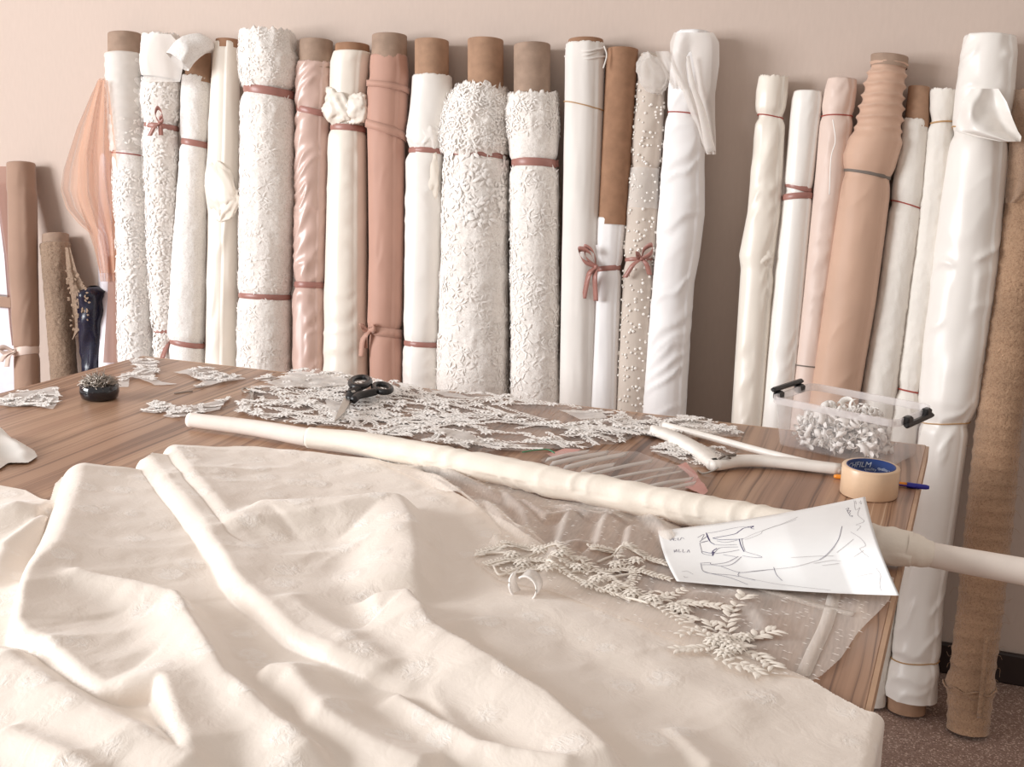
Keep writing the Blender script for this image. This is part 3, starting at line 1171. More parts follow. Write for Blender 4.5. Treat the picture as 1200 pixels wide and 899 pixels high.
# --- 7 cream satin
R = Roll([(50, 249, 281), (200, 242, 280), (428, 240, 278)], 'ribbonless cream satin roll bunched halfway up, left of the big lace roll')
t215 = R.t_of(215)
R.cloth([(52, 250, 280), (100, 247, 280), (180, 243, 280), (215, 240, 280), (250, 244, 279), (430, 240, 277)], M['satin_cream'], d_twist(31, .006, .15, 4, 30, (), .45, 2.6, .006), nu=200)
R.core([(47, 253, 281), (70, 252, 281)], M['card_dark'])
wad(R, 259, 222, 37, 62, M['satin_cream'], 12, 0.0, .25, .28, 'bunched_cloth', .55)
wad(R, 266, 240, 26, 40, M['satin_cream'], 15, 0.002, -.5, .3, 'bunched_cloth', .5)

# --- 8 large lace
R = Roll([(42, 282, 346), (200, 281, 346), (434, 278, 342)], 'wide white lace roll bound by two rose ribbons, left of the pink satin')
ta, tb = R.t_of(108), R.t_of(347)
R.cloth([(40, 283, 343), (70, 281, 350), (100, 284, 346), (108, 285, 343), (125, 282, 346), (240, 281, 347), (347, 280, 341), (360, 279, 342), (434, 278, 342)], M['lace'], d_lace(41, .005, 26, (ta, tb), (ta + .01, 2, .006)), nu=300, nv=110, jag=.012, seed=4)
R.band(108, 9, M['ribbon'], .13)
R.band(347, 6, M['ribbon'], .02)
scatter_roll(R, ta + .015, R.pf[0][-1] - .004, 420, .010, .0035, M['petal'], seed=43, cluster=4, lift=.5)
scatter_roll(R, R.t_of(440), ta - .015, 900, .012, .003, M['petal'], seed=42, cluster=4, lift=.25)

# --- 9 pale pink satin
R = Roll([(48, 350, 390), (130, 346, 388), (435, 343, 380)], 'shiny pale pink satin roll with diagonal wrinkles and two rose ribbons')
ta, tb = R.t_of(131), R.t_of(334)
R.cloth([(76, 348, 390), (82, 347, 389), (130, 346, 386), (140, 346, 386), (250, 345, 383), (334, 344, 380), (345, 343, 381), (440, 343, 380)], M['satin_pink'], d_twist(51, .0065, .75, 11, 42, (ta, tb), .2), nu=300, nv=96, jag=.003)
R.core([(48, 351, 390), (90, 350, 390)], M['card_grey'])
R.band(131, 7, M['ribbon'], .2)
R.band(334, 7, M['ribbon'], 0)

# --- 10 cream satin, star-like bunch
R = Roll([(52, 392, 434), (150, 386, 430), (440, 380, 430)], 'cream satin roll with a star-shaped bunch of cloth above its pink ribbon')
ta = R.t_of(151)
R.cloth([(64, 390, 435), (74, 387, 433), (110, 386, 430), (151, 387, 428), (160, 385, 429), (300, 381, 430), (442, 379, 431)], M['satin_cream'], d_twist(61, .004, 1.25, 4, 34, (ta,), .35), nu=200)
R.core([(53, 393, 433), (80, 392, 434)], M['card_dark'])
R.band(151, 7, M['ribbon'], .05)
wad(R, 396, 124, 36, 42, M['satin_cream'], 22, 0, .5, .45, 'bunched_cloth', .55)
wad(R, 418, 128, 30, 34, M['satin_cream'], 26, 0, -.5, .4, 'bunched_cloth', .55)

# --- 11 dusty rose
R = Roll([(42, 436, 477), (150, 430, 476), (446, 433, 472)], 'dusty rose crepe roll with brown core, knotted low with its own cloth')
ta = R.t_of(388)
R.cloth([(68, 434, 477), (90, 433, 479), (100, 431, 478), (140, 430, 477), (158, 431, 474), (300, 432, 473), (380, 430, 471), (388, 432, 470), (398, 433, 471), (450, 433, 471)], M['rose'], d_twist(71, .0045, .45, 5, 34, (ta,), .5), nu=200, jag=.003)
R.core([(42, 436, 477), (85, 435, 477)], M['card_grey'])
T_ = R.t_of(52)
p_, n_ = R.point(np.full(2, T_), np.array([2., 3.]), 0)
th = np.linspace(math.pi * .35, math.pi * 1.65, 30)
def spiral_band(R, ya, yb, wd, mat, name, lift=.004):
    ta_, tb_ = R.t_of(ya), R.t_of(yb)
    P, N = R.point(np.linspace(ta_, tb_, 30), np.linspace(math.pi * 1.62, math.pi * .4, 30), lift)
    return mk(name, *strip(P, wd, R.d + 0 * N), mat, R.root)
spiral_band(R, 139, 163, .022, M['rose'], 'cloth_band')
spiral_band(R, 96, 108, .016, M['rose'], 'cloth_band')
spiral_band(R, 384, 392, .024, M['rose'], 'cloth_band', .005)
bow(R, -.75, 388, M['rose'], .05, ((-.35, .25), (.45, .25)), ((-.45, -1.35), (-.2, -.9)), .018, name='knot')

# --- 12 white satin
R = Roll([(48, 486, 526), (200, 476, 522), (450, 471, 517)], 'white satin roll with tall brown core, left of the frilled lace roll')
ta, tb = R.t_of(178), R.t_of(403)
R.cloth([(92, 482, 529), (110, 481, 530), (130, 479, 528), (150, 476, 526), (178, 478, 523), (190, 475, 522), (300, 473, 519), (403, 472, 514), (412, 471, 515), (452, 471, 516)], M['satin_white'], d_twist(81, .005, 1.35, 4, 30, (ta, tb), .3, 3.4, .007), nu=220, jag=.004)
R.core([(48, 486, 526), (110, 486, 526)], M['card'])
R.band(178, 6, M['ribbon'], .03)
R.band(403, 6, M['ribbon'], .03)
wad(R, 496, 158, 38, 40, M['satin_white'], 32, -.004, .6, .25, 'bunched_cloth', .5)
wad(R, 500, 203, 33, 66, M['satin_cream'], 35, -.005, .1, .2, 'hanging_tuck', .35)

# --- 13 big frilled lace
R = Roll([(47, 548, 590), (250, 518, 595), (460, 512, 597)], 'widest roll of frilly white lace with ragged top around a brown core')
ta = R.t_of(183)
R.cloth([(104, 538, 588), (120, 527, 596), (150, 521, 596), (178, 517, 597), (186, 521, 594), (200, 520, 597), (300, 517, 596), (400, 514, 597), (462, 511, 598)], M['lace'], d_lace(91, .007, 22, (ta,), (ta + .005, 3, .01), .004), nu=320, nv=120, jag=.02, seed=7, jag_f=5)
R.core([(47, 548, 590), (125, 548, 590)], M['card'])
R.band(183, 6, M['ribbon'], .03, .001)
scatter_roll(R, ta + .012, R.pf[0][-1], 1500, .013, .004, M['petal'], seed=92, cluster=5, lift=.9)
scatter_roll(R, R.t_of(470), ta - .01, 1000, .014, .004, M['petal'], seed=93, cluster=5, lift=.35)
scatter_roll(R, R.t_of(262), R.t_of(180), 300, .018, .009, M['petal'], seed=95, cluster=5, lift=.45)

# --- 14 lace with ribbon
R = Roll([(53, 602, 645), (250, 598, 655), (468, 598, 656)], 'white lace roll with taped brown core, right of the widest frilly lace roll')
ta = R.t_of(192)
R.cloth([(113, 596, 652), (130, 594, 655), (160, 595, 655), (185, 598, 653), (193, 599, 651), (203, 598, 654), (300, 598, 655), (470, 599, 656)], M['lace'], d_lace(101, .004, 30, (ta,), (ta + .07, 3, .006)), nu=300, nv=96, jag=.012, seed=9)
R.core([(53, 602, 645), (130, 602, 645)], M['card_grey'])
R.pf2 = R.pf
mk('clear_tape', *strip(spline([aty(615, 54, R.top[1] - .046), aty(616, 75, R.top[1] - .047), aty(618, 97, R.top[1] - .05)], 8), .006, (1, 0, 0)), M['white_tulle'], R.root)
R.band(192, 9, M['ribbon'], .06)
bow(R, .97, 192, M['ribbon'], .012, ((.4, .3),), ((.4, -.8),), .008, name='knot')
scatter_roll(R, R.t_of(160), R.pf[0][-1], 380, .012, .0035, M['petal'], seed=104, cluster=5, lift=.7)
scatter_roll(R, R.t_of(475), ta - .015, 800, .015, .0045, M['petal'], seed=105, cluster=4, lift=.22)

# --- 15 white tulle roll
R = Roll([(47, 664, 707), (250, 659, 704), (472, 655, 698)], 'rolled white tulle with loose threads at its top, left of the bare brown tube')
R.cloth([(54, 663, 708), (70, 662, 709), (122, 662, 708), (250, 659, 703), (474, 655, 698)], M['tulle_roll'], d_smooth(111, .003), nu=220, jag=.004)
R.core([(47, 666, 707), (70, 666, 707)], M['card_dark'])
R.string(125, M['gold'], .25)
b = MB()
for a, c_ in (((663, 57), (709, 56)), ((664, 62), (706, 58)), ((662, 66), (709, 66))):
    b.add(*tube(spline([aty(a[0], a[1], R.top[1] - .01), aty((a[0] + c_[0]) / 2, a[1] + 3, R.top[1] - .052), aty(c_[0], c_[1], R.top[1] - .02)], 14), .0028, 6))
b.add(*tube(spline([aty(708, 54, R.top[1] - .04), aty(711, 65, R.top[1] - .04), aty(707, 80, R.top[1] - .05)], 12), .0018, 6))
b.build('loose_threads', M['tulle_roll'], R.root)

# --- 16 bare brown tube, white cloth on the lower half
R = Roll([(58, 711, 748), (258, 701, 738), (475, 690, 724)], 'bare brown tube with white cotton on its lower half and rose bow')
ta = R.t_of(315)
R.cloth([(258, 699, 734), (280, 698, 732), (315, 699, 728), (326, 697, 728), (400, 694, 726), (477, 690, 724)], M['cotton'], d_smooth(121, .002, (ta,)), nu=120, jag=.003)
R.core([(58, 711, 748), (268, 700, 735)], M['card_dark'])
R.band(315, 6, M['ribbon'], -.12)
bow(R, -.6, 314, M['ribbon'], .045, ((-.55, 1.05), (-.9, .9)), ((-.6, -1.75), (.1, -1.85), (-.5, -1.0)), .015, .022)
drape([(287, 690, 703), (300, 692, 706), (314, 697, 704)], R.bot[1] + .13, M['cotton'], R.root, 'loose_corner', .004, 1, 2, 12, 8)

# --- 17 pearl tulle
R = Roll([(70, 752, 780), (250, 731, 770), (480, 722, 758)], 'greyish tulle roll dotted with pearl beads, its top end scrunched')
ta, tb = R.t_of(200), R.t_of(306)
R.cloth([(66, 750, 779), (90, 747, 779), (150, 742, 777), (195, 739, 773), (205, 738, 772), (250, 734, 772), (300, 731, 768), (312, 731, 766), (400, 726, 763), (482, 722, 758)], M['tulle_grey'], d_twist(131, .004, .9, 8, 30, (ta, tb), .35), nu=200)
wad(R, 765, 86, 33, 48, M['white_tulle'], 42, .005, .4, .3, 'scrunched_end', .7)
mk('net_wrap', R.surf(R.pf, d_twist(133, .006, .8, 7, 26), R.t_of(245), R.t_of(198), 24, 56).reshape(-1, 3) - R.e2 * .003, gridF(24, 56, True), M['white_tulle'], R.root)
R.band(304, 5, M['ribbon'], -.08)
bow(R, .1, 304, M['ribbon'], .04, ((.55, .85), (-.4, .25)), ((-.95, -1.2), (.55, -.95)), .013)
rs = np.random.RandomState(9)
n = 330
tt, tth = rs.uniform(R.t_of(484), R.t_of(95), n), th_front(0, R) + rs.uniform(-1.6, 1.6, n)
P, N = R.point(tt, tth, .0012)
oct_ = np.array([[1, 0, 0], [-1, 0, 0], [0, 1, 0], [0, -1, 0], [0, 0, 1], [0, 0, -1]], float)
sph, sf = [], []
for a in np.linspace(0, math.pi, 6):
    for b_ in np.linspace(0, 2 * math.pi, 8, endpoint=False):
        sph.append((math.sin(a) * math.cos(b_), math.sin(a) * math.sin(b_), math.cos(a)))
sph = np.array(sph)
V = (P[:, None] + sph[None] * (.0031 * rs.uniform(.7, 1.3, n))[:, None, None]).reshape(-1, 3)
Fs = (gridF(6, 8, True)[None] + (np.arange(n) * 48)[:, None, None]).reshape(-1, 4)
mk('pearl_beads', V, Fs, M['pearl'], R.root, kind='stuff')

# --- 18 white with tulle scarf
R = Roll([(42, 788, 834), (250, 772, 825), (487, 753, 802)], 'tall white crepe roll with sheer tulle scarf trailing off its right side')
ta = R.t_of(134)
R.cloth([(40, 792, 832), (60, 788, 834), (100, 784, 832), (130, 781, 824), (136, 781, 822), (150, 779, 825), (250, 771, 825), (300, 768, 819), (330, 765, 813), (400, 759, 808), (488, 753, 803)], M['cotton'], d_twist(141, .0065, .95, 4, 42, (ta,), .22), nu=260, nv=96)
R.string(134, M['red'], .05)
drape([(38, 790, 836), (50, 785, 843), (75, 786, 843), (110, 800, 838), (140, 812, 838), (165, 820, 839), (181, 828, 839)], R.top[1] - .062, M['white_tulle'], R.root, 'tulle_scarf', .014, 1.6, 6, 40, 30)
drape([(60, 768, 784), (72, 772, 790), (88, 780, 796), (104, 788, 802)], R.top[1] - .07, M['white_tulle'], R.root, 'tulle_scarf', .01, 1.1, 2, 20, 14)
mk('twisted_scarf_end', *tube(spline([aty(806, 66, R.top[1] - .085), aty(812, 100, R.top[1] - .09), aty(822, 130, R.top[1] - .09), aty(833, 178, R.top[1] - .085)], 24), np.interp(np.linspace(0, 1, 24), [0, .5, 1], [.004, .007, .012]), 10), M['white_tulle'], R.root)

# --- right-hand group
R = Roll([(92, 888, 922), (300, 868, 905), (495, 857, 893)], 'cream roll with crumpled top and red string, first right of the wall gap')
ta = R.t_of(137)
R.cloth([(93, 889, 923), (110, 886, 922), (132, 885, 919), (138, 888, 918), (145, 885, 919), (250, 876, 914), (300, 866, 907), (316, 868, 905), (330, 867, 906), (498, 857, 893)], M['satin_cream'], d_twist(151, .005, .9, 6, 30, (ta,), .45), nu=220, jag=.006)
R.string(137, M['red'], .12)
wad(R, 888, 303, 36, 30, M['satin_cream'], 52, -.012, .5, .25, 'bunched_cloth', .5)

R = Roll([(112, 929, 963), (225, 919, 953), (497, 893, 928)], 'white satin roll crossed by a doubled dusty rose ribbon')
ta = R.t_of(225)
R.cloth([(110, 930, 963), (118, 928, 964), (215, 919, 952), (225, 919, 951), (238, 917, 951), (350, 905, 942), (500, 892, 928)], M['satin_white'], d_twist(161, .003, .8, 6, 28, (ta,), .5), nu=200)
R.band(220, 7, M['ribbon'], .2)
R.band(231, 7, M['ribbon'], -.12)

R = Roll([(97, 969, 1003), (250, 952, 988), (450, 929, 962)], 'blush satin roll tied with red string, left of the big peach roll')
ta, tb = R.t_of(136), R.t_of(430)
R.cloth([(95, 970, 1003), (105, 967, 1003), (130, 962, 1000), (140, 961, 999), (200, 956, 994), (300, 946, 981), (450, 930, 962)], M['blush'], d_twist(171, .004, 1.0, 9, 36, (ta,), .35), nu=200)
R.string(137, M['red'], -.05)
R.string(429, M['grey'], .0)
mk('frayed_edge', *tube(spline([aty(976, 140, R.top[1] - .075), aty(979, 165, R.top[1] - .08), aty(974, 185, R.top[1] - .09), aty(972, 228, R.top[1] - .11)], 20), .0014, 5), M['petal'], R.root)

R = Roll([(68, 1022, 1063), (250, 985, 1037), (450, 952, 1008)], 'large peach crepe roll, ruched above a grey cord, right of the blush satin')
ta = R.t_of(206)
R.cloth([(73, 1022, 1062), (100, 1014, 1060), (130, 1008, 1057), (155, 1002, 1054), (165, 995, 1056), (185, 988, 1050), (203, 988, 1045), (210, 988, 1042), (230, 984, 1041), (350, 966, 1025), (460, 950, 1006)],
        M['peach'], d_rings(181, .0075, 80, R.t_of(166), (ta,), d_twist(182, .003, .6, 5, 26, (), .5)), nu=460, nv=84)
R.core([(66, 1021, 1064), (85, 1021, 1062)], M['card_grey'])
R.band(205, 4, M['grey'], .08, .002, 'cord', label='grey cord')

R = Roll([(103, 1066, 1088), (250, 1048, 1084), (450, 1012, 1050)], 'fluffy white roll with short brown core, right of the peach roll', yb=2.74)
ta = R.t_of(240)
R.cloth([(143, 1057, 1087), (160, 1056, 1087), (235, 1044, 1082), (245, 1043, 1081), (350, 1028, 1066), (460, 1010, 1050)], M['boucle'], d_lace(191, .003, 60, (ta,), big=.002), nu=200, jag=.004)
R.core([(102, 1065, 1089), (150, 1060, 1088)], M['card'])
R.string(240, M['red'], .2)

R = Roll([(108, 1091, 1120), (250, 1078, 1112), (460, 1052, 1080)], 'slim fluffy white roll with tan string, beside the tall white satin roll', yb=2.74, foot=None)
ta, tb = R.t_of(143), R.t_of(458)
R.cloth([(108, 1091, 1121), (143, 1090, 1118), (150, 1088, 1118), (300, 1072, 1104), (455, 1052, 1080), (465, 1050, 1079), (600, 1030, 1062)], M['boucle'], d_lace(201, .003, 60, (ta, tb), big=.002), nu=260, jag=.005)
R.string(144, M['gold'], -.1, .0022)
R.string(458, M['red'], .1, .002)

# tall white satin roll standing in front, foot in view
R = Roll([(45, 1129, 1190), (400, 1088, 1150), (820, 1038, 1098)], 'tall thick white satin roll tied with tan string, foot visible on the floor', foot=(1062, 833))
ta, tb, tc = R.t_of(158), R.t_of(495), R.t_of(770)
R.cloth([(45, 1131, 1189), (60, 1128, 1190), (110, 1121, 1186), (150, 1117, 1180), (160, 1117, 1178), (180, 1113, 1178), (300, 1096, 1168), (400, 1084, 1155), (470, 1078, 1146), (495, 1080, 1134), (505, 1078, 1133), (600, 1070, 1120), (700, 1054, 1104), (770, 1044, 1100), (780, 1042, 1099), (808, 1037, 1096), (820, 1038, 1095)],
        M['satin_white'], d_twist(211, .008, .85, 2.8, 26, (ta, tb, tc), .33, 2.3), nu=300, nv=100, foot=.035)
R.string(158, M['gold'], .25)
R.string(494, M['gold'], -.12)
R.string(771, M['gold'], -.1)
R.core([(800, 1041, 1085), (838, 1040, 1083)], M['card'], bottom=.002)
drape([(104, 1138, 1170), (120, 1128, 1180), (140, 1122, 1187), (154, 1119, 1193), (160, 1140, 1197), (166, 1172, 1196)], R.top[1] - .098, M['satin_white'], R.root, 'bunched_cloth', .026, 1.3, 5, 40, 40, .02)

# brown boucle roll at the right edge
R = Roll([(105, 1186, 1240), (500, 1136, 1190), (858, 1110, 1158)], 'tan-brown fuzzy roll standing at the right edge with a frayed foot', foot=(1136, 858))
ta = R.t_of(805)
R.cloth([(110, 1186, 1240), (240, 1178, 1232), (400, 1156, 1210), (500, 1144, 1196), (600, 1134, 1187), (700, 1124, 1176), (790, 1114, 1164), (802, 1108, 1165), (812, 1111, 1163), (835, 1112, 1160), (858, 1110, 1157)], M['burlap'], d_rings(221, .0028, 62, 0, (), d_lace(222, .004, 50)), nu=320, nv=84)
drape([(105, 1188, 1215), (150, 1184, 1222), (200, 1180, 1222), (225, 1178, 1210), (238, 1178, 1190)], R.top[1] - .1, M['flap_net'], R.root, 'loose_net', .012, 1.4, 3, 24, 16)
b = MB()
rs = np.random.RandomState(3)
th = np.linspace(0, 2 * math.pi, 60)
P, N = R.point(ta + .004 * np.sin(th * 7), th, .004)
b.add(*tube(P, .0022, 5))
for k_ in range(46):
    t_, a_ = rs.uniform(R.t_of(790), R.t_of(300)), math.pi + rs.choice([-1, 1]) * rs.uniform(.9, 1.6)
    p_, n_ = R.point(np.array([t_]), np.array([a_]), 0)
    p_, n_ = p_[0], n_[0]
    b.add(*tube(spline([p_, p_ + n_ * .008 + R.d * rs.uniform(-.006, .006), p_ + n_ * rs.uniform(.008, .02) + R.d * rs.uniform(-.02, .012)], 6), .0004, 4))
b.build('frayed_threads', M['burlap'], R.root, kind='stuff')
mk('selvedge_strip', *strip(spline([aty(1157, 745, R.bot[1] - .04), aty(1152, 800, R.bot[1] - .045), aty(1148, 842, R.bot[1] - .05)], 12), .012, (1, 0, 0)), M['burlap'], R.root)

# ------------------------------------------------------------------ ivory jacquard cloth on the table
def feat(pts):
    return np.array([atz(p[0], p[1], TZ + p[2])[:2] for p in pts]), np.array([p[2] for p in pts])


STEPS = []   # folds that lie over a lower layer: (polyline, heights, lip width, overhang, fall-off)
RIDGES = []  # rounded folds: (polyline, heights, width on image-left/below side, width on the other side)


def step(pts, lip=.03, over=.012, fall=.12, lip2=None):
    STEPS.append(feat(pts) + (lip, over, fall, lip2 or lip))


def ridge(pts, wa, wb, pw=1.6):
    RIDGES.append(feat(pts) + (wa, wb, pw))


step([(70, 540, .034), (44, 610, .04), (22, 655, .042), (9, 700, .042), (4, 728, .038), (16, 745, .034), (40, 755, .032), (80, 790, .030), (112, 812, .026), (140, 808, .032), (174, 801, .038), (190, 850, .034), (216, 902, .03)], .034, .014, .12, .012)
step([(151, 533, .026), (178, 570, .03), (208, 606, .03), (245, 652, .032), (256, 672, .034), (272, 690, .032), (330, 745, .03), (375, 770, .03), (425, 795, .024), (500, 836, .012)], .024, .010, .16, .014)
step([(185, 522, .026), (215, 565, .030), (245, 600, .030), (262, 628, .026), (285, 655, .008)], .018, .009, .12)
ridge([(262, 630, .024), (285, 612, .032), (310, 590, .040), (350, 589, .041), (400, 588, .041), (440, 585, .040), (462, 586, .040), (476, 610, .041), (482, 650, .041), (478, 692, .038)], .085, .035, 2.2)
ridge([(400, 705, .03), (440, 697, .036), (478, 691, .042), (505, 728, .044), (570, 770, .042), (640, 812, .040), (700, 868, .036), (738, 910, .034)], .085, .016)
ridge([(55, 668, .034), (100, 675, .036), (150, 682, .038), (205, 695, .040), (228, 735, .040), (262, 790, .038), (330, 850, .036), (400, 898, .034)], .045, .022)
ridge([(288, 788, .028), (341, 787, .034), (381, 837, .034), (443, 872, .032), (520, 902, .028)], .03, .05)
ridge([(455, 811, .022), (500, 835, .030), (560, 872, .030), (690, 908, .026)], .028, .011)
ridge([(500, 812, .014), (522, 842, .024), (545, 868, .024), (600, 900, .02)], .012, .03)
ridge([(530, 722, .016), (620, 790, .018), (760, 890, .018), (790, 912, .016)], .03, .07)
ridge([(780, 855, .012), (806, 876, .016), (836, 905, .016)], .012, .03)
ridge([(-30, 606, .02), (20, 592, .03), (52, 598, .02)], .04, .05)
ridge([(-10, 690, .01), (4, 640, .024), (40, 612, .026), (56, 604, .018)], .03, .02)
ridge([(-20, 752, .022), (60, 800, .03), (120, 836, .03), (180, 868, .03), (250, 908, .028)], .06, .03)
ridge([(0, 850, .02), (60, 880, .024), (120, 910, .024)], .03, .03)
ridge([(150, 700, .014), (190, 760, .018), (240, 830, .016)], .05, .05)
ridge([(330, 700, .024), (400, 745, .028), (470, 790, .026)], .05, .035)
ridge([(560, 690, .006), (680, 730, .009), (800, 800, .009), (900, 850, .006)], .05, .06)


def cloth_fields(x, y):
    acc = np.zeros_like(x)
    sx, sy = np.zeros_like(x), np.zeros_like(x)
    P = 4.0
    for pl, hh, wa, wb, pw in RIDGES:
        sd, fr, qx, qy = polydist(x, y, pl)
        seg = np.linalg.norm(np.diff(pl, axis=0), axis=1)
        kn = np.concatenate([[0], np.cumsum(seg)]) / seg.sum()
        h = np.interp(fr, kn, hh)
        wid = np.where(sd > 0, wb, wa)
        d = np.abs(sd)
        end = np.minimum(1, np.minimum(fr, 1 - fr) / .10 + .25)
        acc += np.maximum(h * end * np.exp(-(d / wid) ** pw), 0) ** P
    for pl, hh, lip_a, over_a, fall, lip_b in STEPS:
        sd, fr, qx, qy = polydist(x, y, pl)
        seg = np.linalg.norm(np.diff(pl, axis=0), axis=1)
        kn = np.concatenate([[0], np.cumsum(seg)]) / seg.sum()
        h = np.interp(fr, kn, hh)
        k2 = sm((fr - .38) / .12)
        lip = lip_a * (1 - k2) + lip_b * k2
        over = over_a * (1 - k2) + over_a * lip_b / lip_a * k2
        # root of the fold sits inside the outline so that the rolled lip reaches it
        d = sd - over * .5
        q = np.clip(d / lip, 0, 1)
        onseg = (fr > 0.001) & (fr < .999)
        ends = np.where(onseg, 1.0, np.exp(-(np.abs(np.hypot(x - qx, y - qy)) / .03) ** 2))
        ends = ends * np.minimum(1, np.minimum(fr, 1 - fr) / .05 + .3)
        prof_ = np.where(d > 0, (1 - np.cos(math.pi * q)) / 2 * np.exp(-np.maximum(d - lip, 0) / fall), 0)
        acc += np.maximum(h * ends * prof_, 0) ** P
        s_ = np.where((d > -.004) & (d < lip), over * np.sin(math.pi * q) * ends, 0)
        nx, ny = np.where(sd >= 0, qx - x, x - qx), np.where(sd >= 0, qy - y, y - qy)
        nl = np.hypot(nx, ny) + 1e-6
        sx += nx / nl * s_
        sy += ny / nl * s_
    z = acc ** (1 / P)
    z = z + .0045 * (ridged((x * .55 + y * .83) * 4, (x * .83 - y * .55) * 13 + vn(x * 6, y * 6, 0, 2), 0, 17) ** 1.5 - .35) * sm(z / .02)
    z = z + .005 + .006 * (fbm(x * 7, y * 7, 0, 3, 2) - .4) + .0035 * (fbm(x * 22, y * 16, 0, 8, 2) - .5) + .0013 * (ridged(x * 17 + 2 * vn(x * 9, y * 9, 0, 31), y * 17 - x * 6, 0, 33) ** 2.5 - .3) * sm((fbm(x * 5, y * 5, 0, 37, 2) - .4) * 5)
    return np.maximum(z, .0025), sx, sy


cloth_edge = [(-140, 575, .005), (-60, 566, .01), (0, 566, .012), (30, 570, .012), (50, 582, .012), (58, 585, .01), (64, 562, .012), (72, 553, .014), (95, 550, .014), (120, 553, .012), (144, 556, .01),
              (152, 550, .012), (162, 547, .012), (176, 552, .01), (183, 540, .012), (192, 532, .012), (215, 531, .008), (300, 530, .004), (380, 536, .004), (440, 541, .004), (490, 552, .004),
              (530, 578, .004), (585, 608, .004), (640, 643, .004), (700, 676, .004), (760, 704, .004), (870, 766, .004), (950, 799, .004), (1016, 836, .004)]
ce = np.array([atz(a, b_, TZ + c_)[:2] for a, b_, c_ in cloth_edge])
yc = ce[-1][1]
CX0 = -1.62
cloth_poly = np.concatenate([ce, [[right_edge(yc) + .12, yc - .004], [right_edge(yc) + .52, yc - .012], [right_edge(.5) + .52, .52], [CX0, .52], [CX0, ce[0][1]]]])


def build_ivory():
    stp = .0027
    V, Q = sheet(cloth_poly, stp, lambda x, y: 0 * x, 0)
    x, y = V[:, 0], V[:, 1]
    edge = right_edge(y) + .008
    hx = np.minimum(x, edge)
    z, sx, sy = cloth_fields(hx, y)
    over = np.maximum(x - edge, 0)
    # past the table edge the cloth turns down
    rad = .012
    a = np.clip(over / rad, 0, math.pi / 2)
    fade = np.exp(-over / .12)
    wave = .010 * np.sin(y * 21 + 1) * sm(over / .25)
    X_ = np.where(over > 0, edge + rad * np.sin(a) + (z - .003) * .5 * np.sin(a) * fade + wave, hx + sx)
    Z_ = np.where(over > 0, z * fade + .0025 * (1 - fade) - rad * (1 - np.cos(a)) - np.maximum(over - rad * math.pi / 2, 0), z)
    keepz = np.exp(-np.maximum(0, hx - edge + .02) / .02)
    V = np.stack([X_, y + np.where(over > 0, 0, sy), TZ + Z_], 1)
    E_ = np.concatenate([Q[:, [0, 1]], Q[:, [1, 2]], Q[:, [2, 3]], Q[:, [3, 0]]])
    E_ = np.concatenate([E_, E_[:, ::-1]])
    cnt = np.bincount(E_[:, 0], minlength=len(V))
    inner = (cnt == 8)[:, None]
    for _ in range(4):
        acc = np.stack([np.bincount(E_[:, 0], weights=V[E_[:, 1], k_], minlength=len(V)) for k_ in range(3)], 1) / cnt[:, None]
        V = np.where(inner, V * .45 + acc * .55, V)
    return V, Q


V, Q = build_ivory()
iv = thing('ivory_cloth', 'length of ivory jacquard lying in big folds over the near half of the table', 'cloth', (-.6, 1.1, TZ))
mk('cloth', V, Q, M['ivory'], iv)


def ivory_h(x, y):
    ins = inpoly(x, y, cloth_poly)
    z, _, _ = cloth_fields(x, y)
    d = np.abs(polydist(x, y, cloth_poly, True)[0])
    return np.where(ins, z * sm(d / .02) + .004 * (1 - sm(d / .02)), 0)


# white cloth end at the far left
wp = pxz([(-90, 520), (-30, 514), (0, 512), (18, 517), (40, 530), (45, 537), (33, 545), (10, 545), (0, 552), (-60, 560)])
V, Q = sheet(wp, .004, lambda x, y: .004 + .03 * sm((fbm(x * 9, y * 9, 0, 4, 2) - .25) * 2) * sm(np.abs(polydist(x, y, wp, True)[0]) / .03), TZ)
mk('white_cloth', V, Q, M['satin_white'], label='crumpled end of white satin at the left edge behind the ivory folds', cat='cloth', loc=(-1.4, 1.75, TZ))

# ------------------------------------------------------------------ long cloth roll across the table
LR = [(222, 492, 17.5), (300, 502, 20), (362, 513, 22.5), (435, 522.5, 28), (500, 535, 29), (570, 549, 31), (602, 555.5, 32), (650, 566, 33.5), (700, 575, 34.5), (752, 586, 35.5), (802, 596.5, 36.5),
      (850, 605, 37), (915, 617, 38), (1030, 638, 42), (1068, 644, 40), (1090, 650, 31), (1200, 670, 34), (1290, 687, 36)]
pts, rad = [], []
for x, y, d in LR:
    r = d / 2 / F * depth(atz(x, y, TZ + .02)) * .97
    p = atz(x, y, TZ + r + .004)
    pts.append(p)
    rad.append(r)
pts, rad = np.array(pts), np.array(rad)
pts[:, 2] = np.maximum(pts[:, 2], TZ + rad + .003)


def long_tube(i0, i1, n, k, extra=0.0, disp=None, seed=0):
    P = spline(pts[i0:i1 + 1], n)
    r = np.interp(np.linspace(0, 1, n), np.linspace(0, 1, i1 - i0 + 1), rad[i0:i1 + 1]) + extra
    T, N, B = frames(P)
    a = np.linspace(0, 2 * math.pi, k, endpoint=False)
    s_ = np.concatenate([[0], np.cumsum(np.linalg.norm(np.diff(P, axis=0), axis=1))])
    rr = r[:, None] + (disp(s_[:, None], a[None]) if disp else 0 * a[None])
    return P[:, None] + rr[..., None] * (np.cos(a)[None, :, None] * N[:, None] + np.sin(a)[None, :, None] * B[:, None])


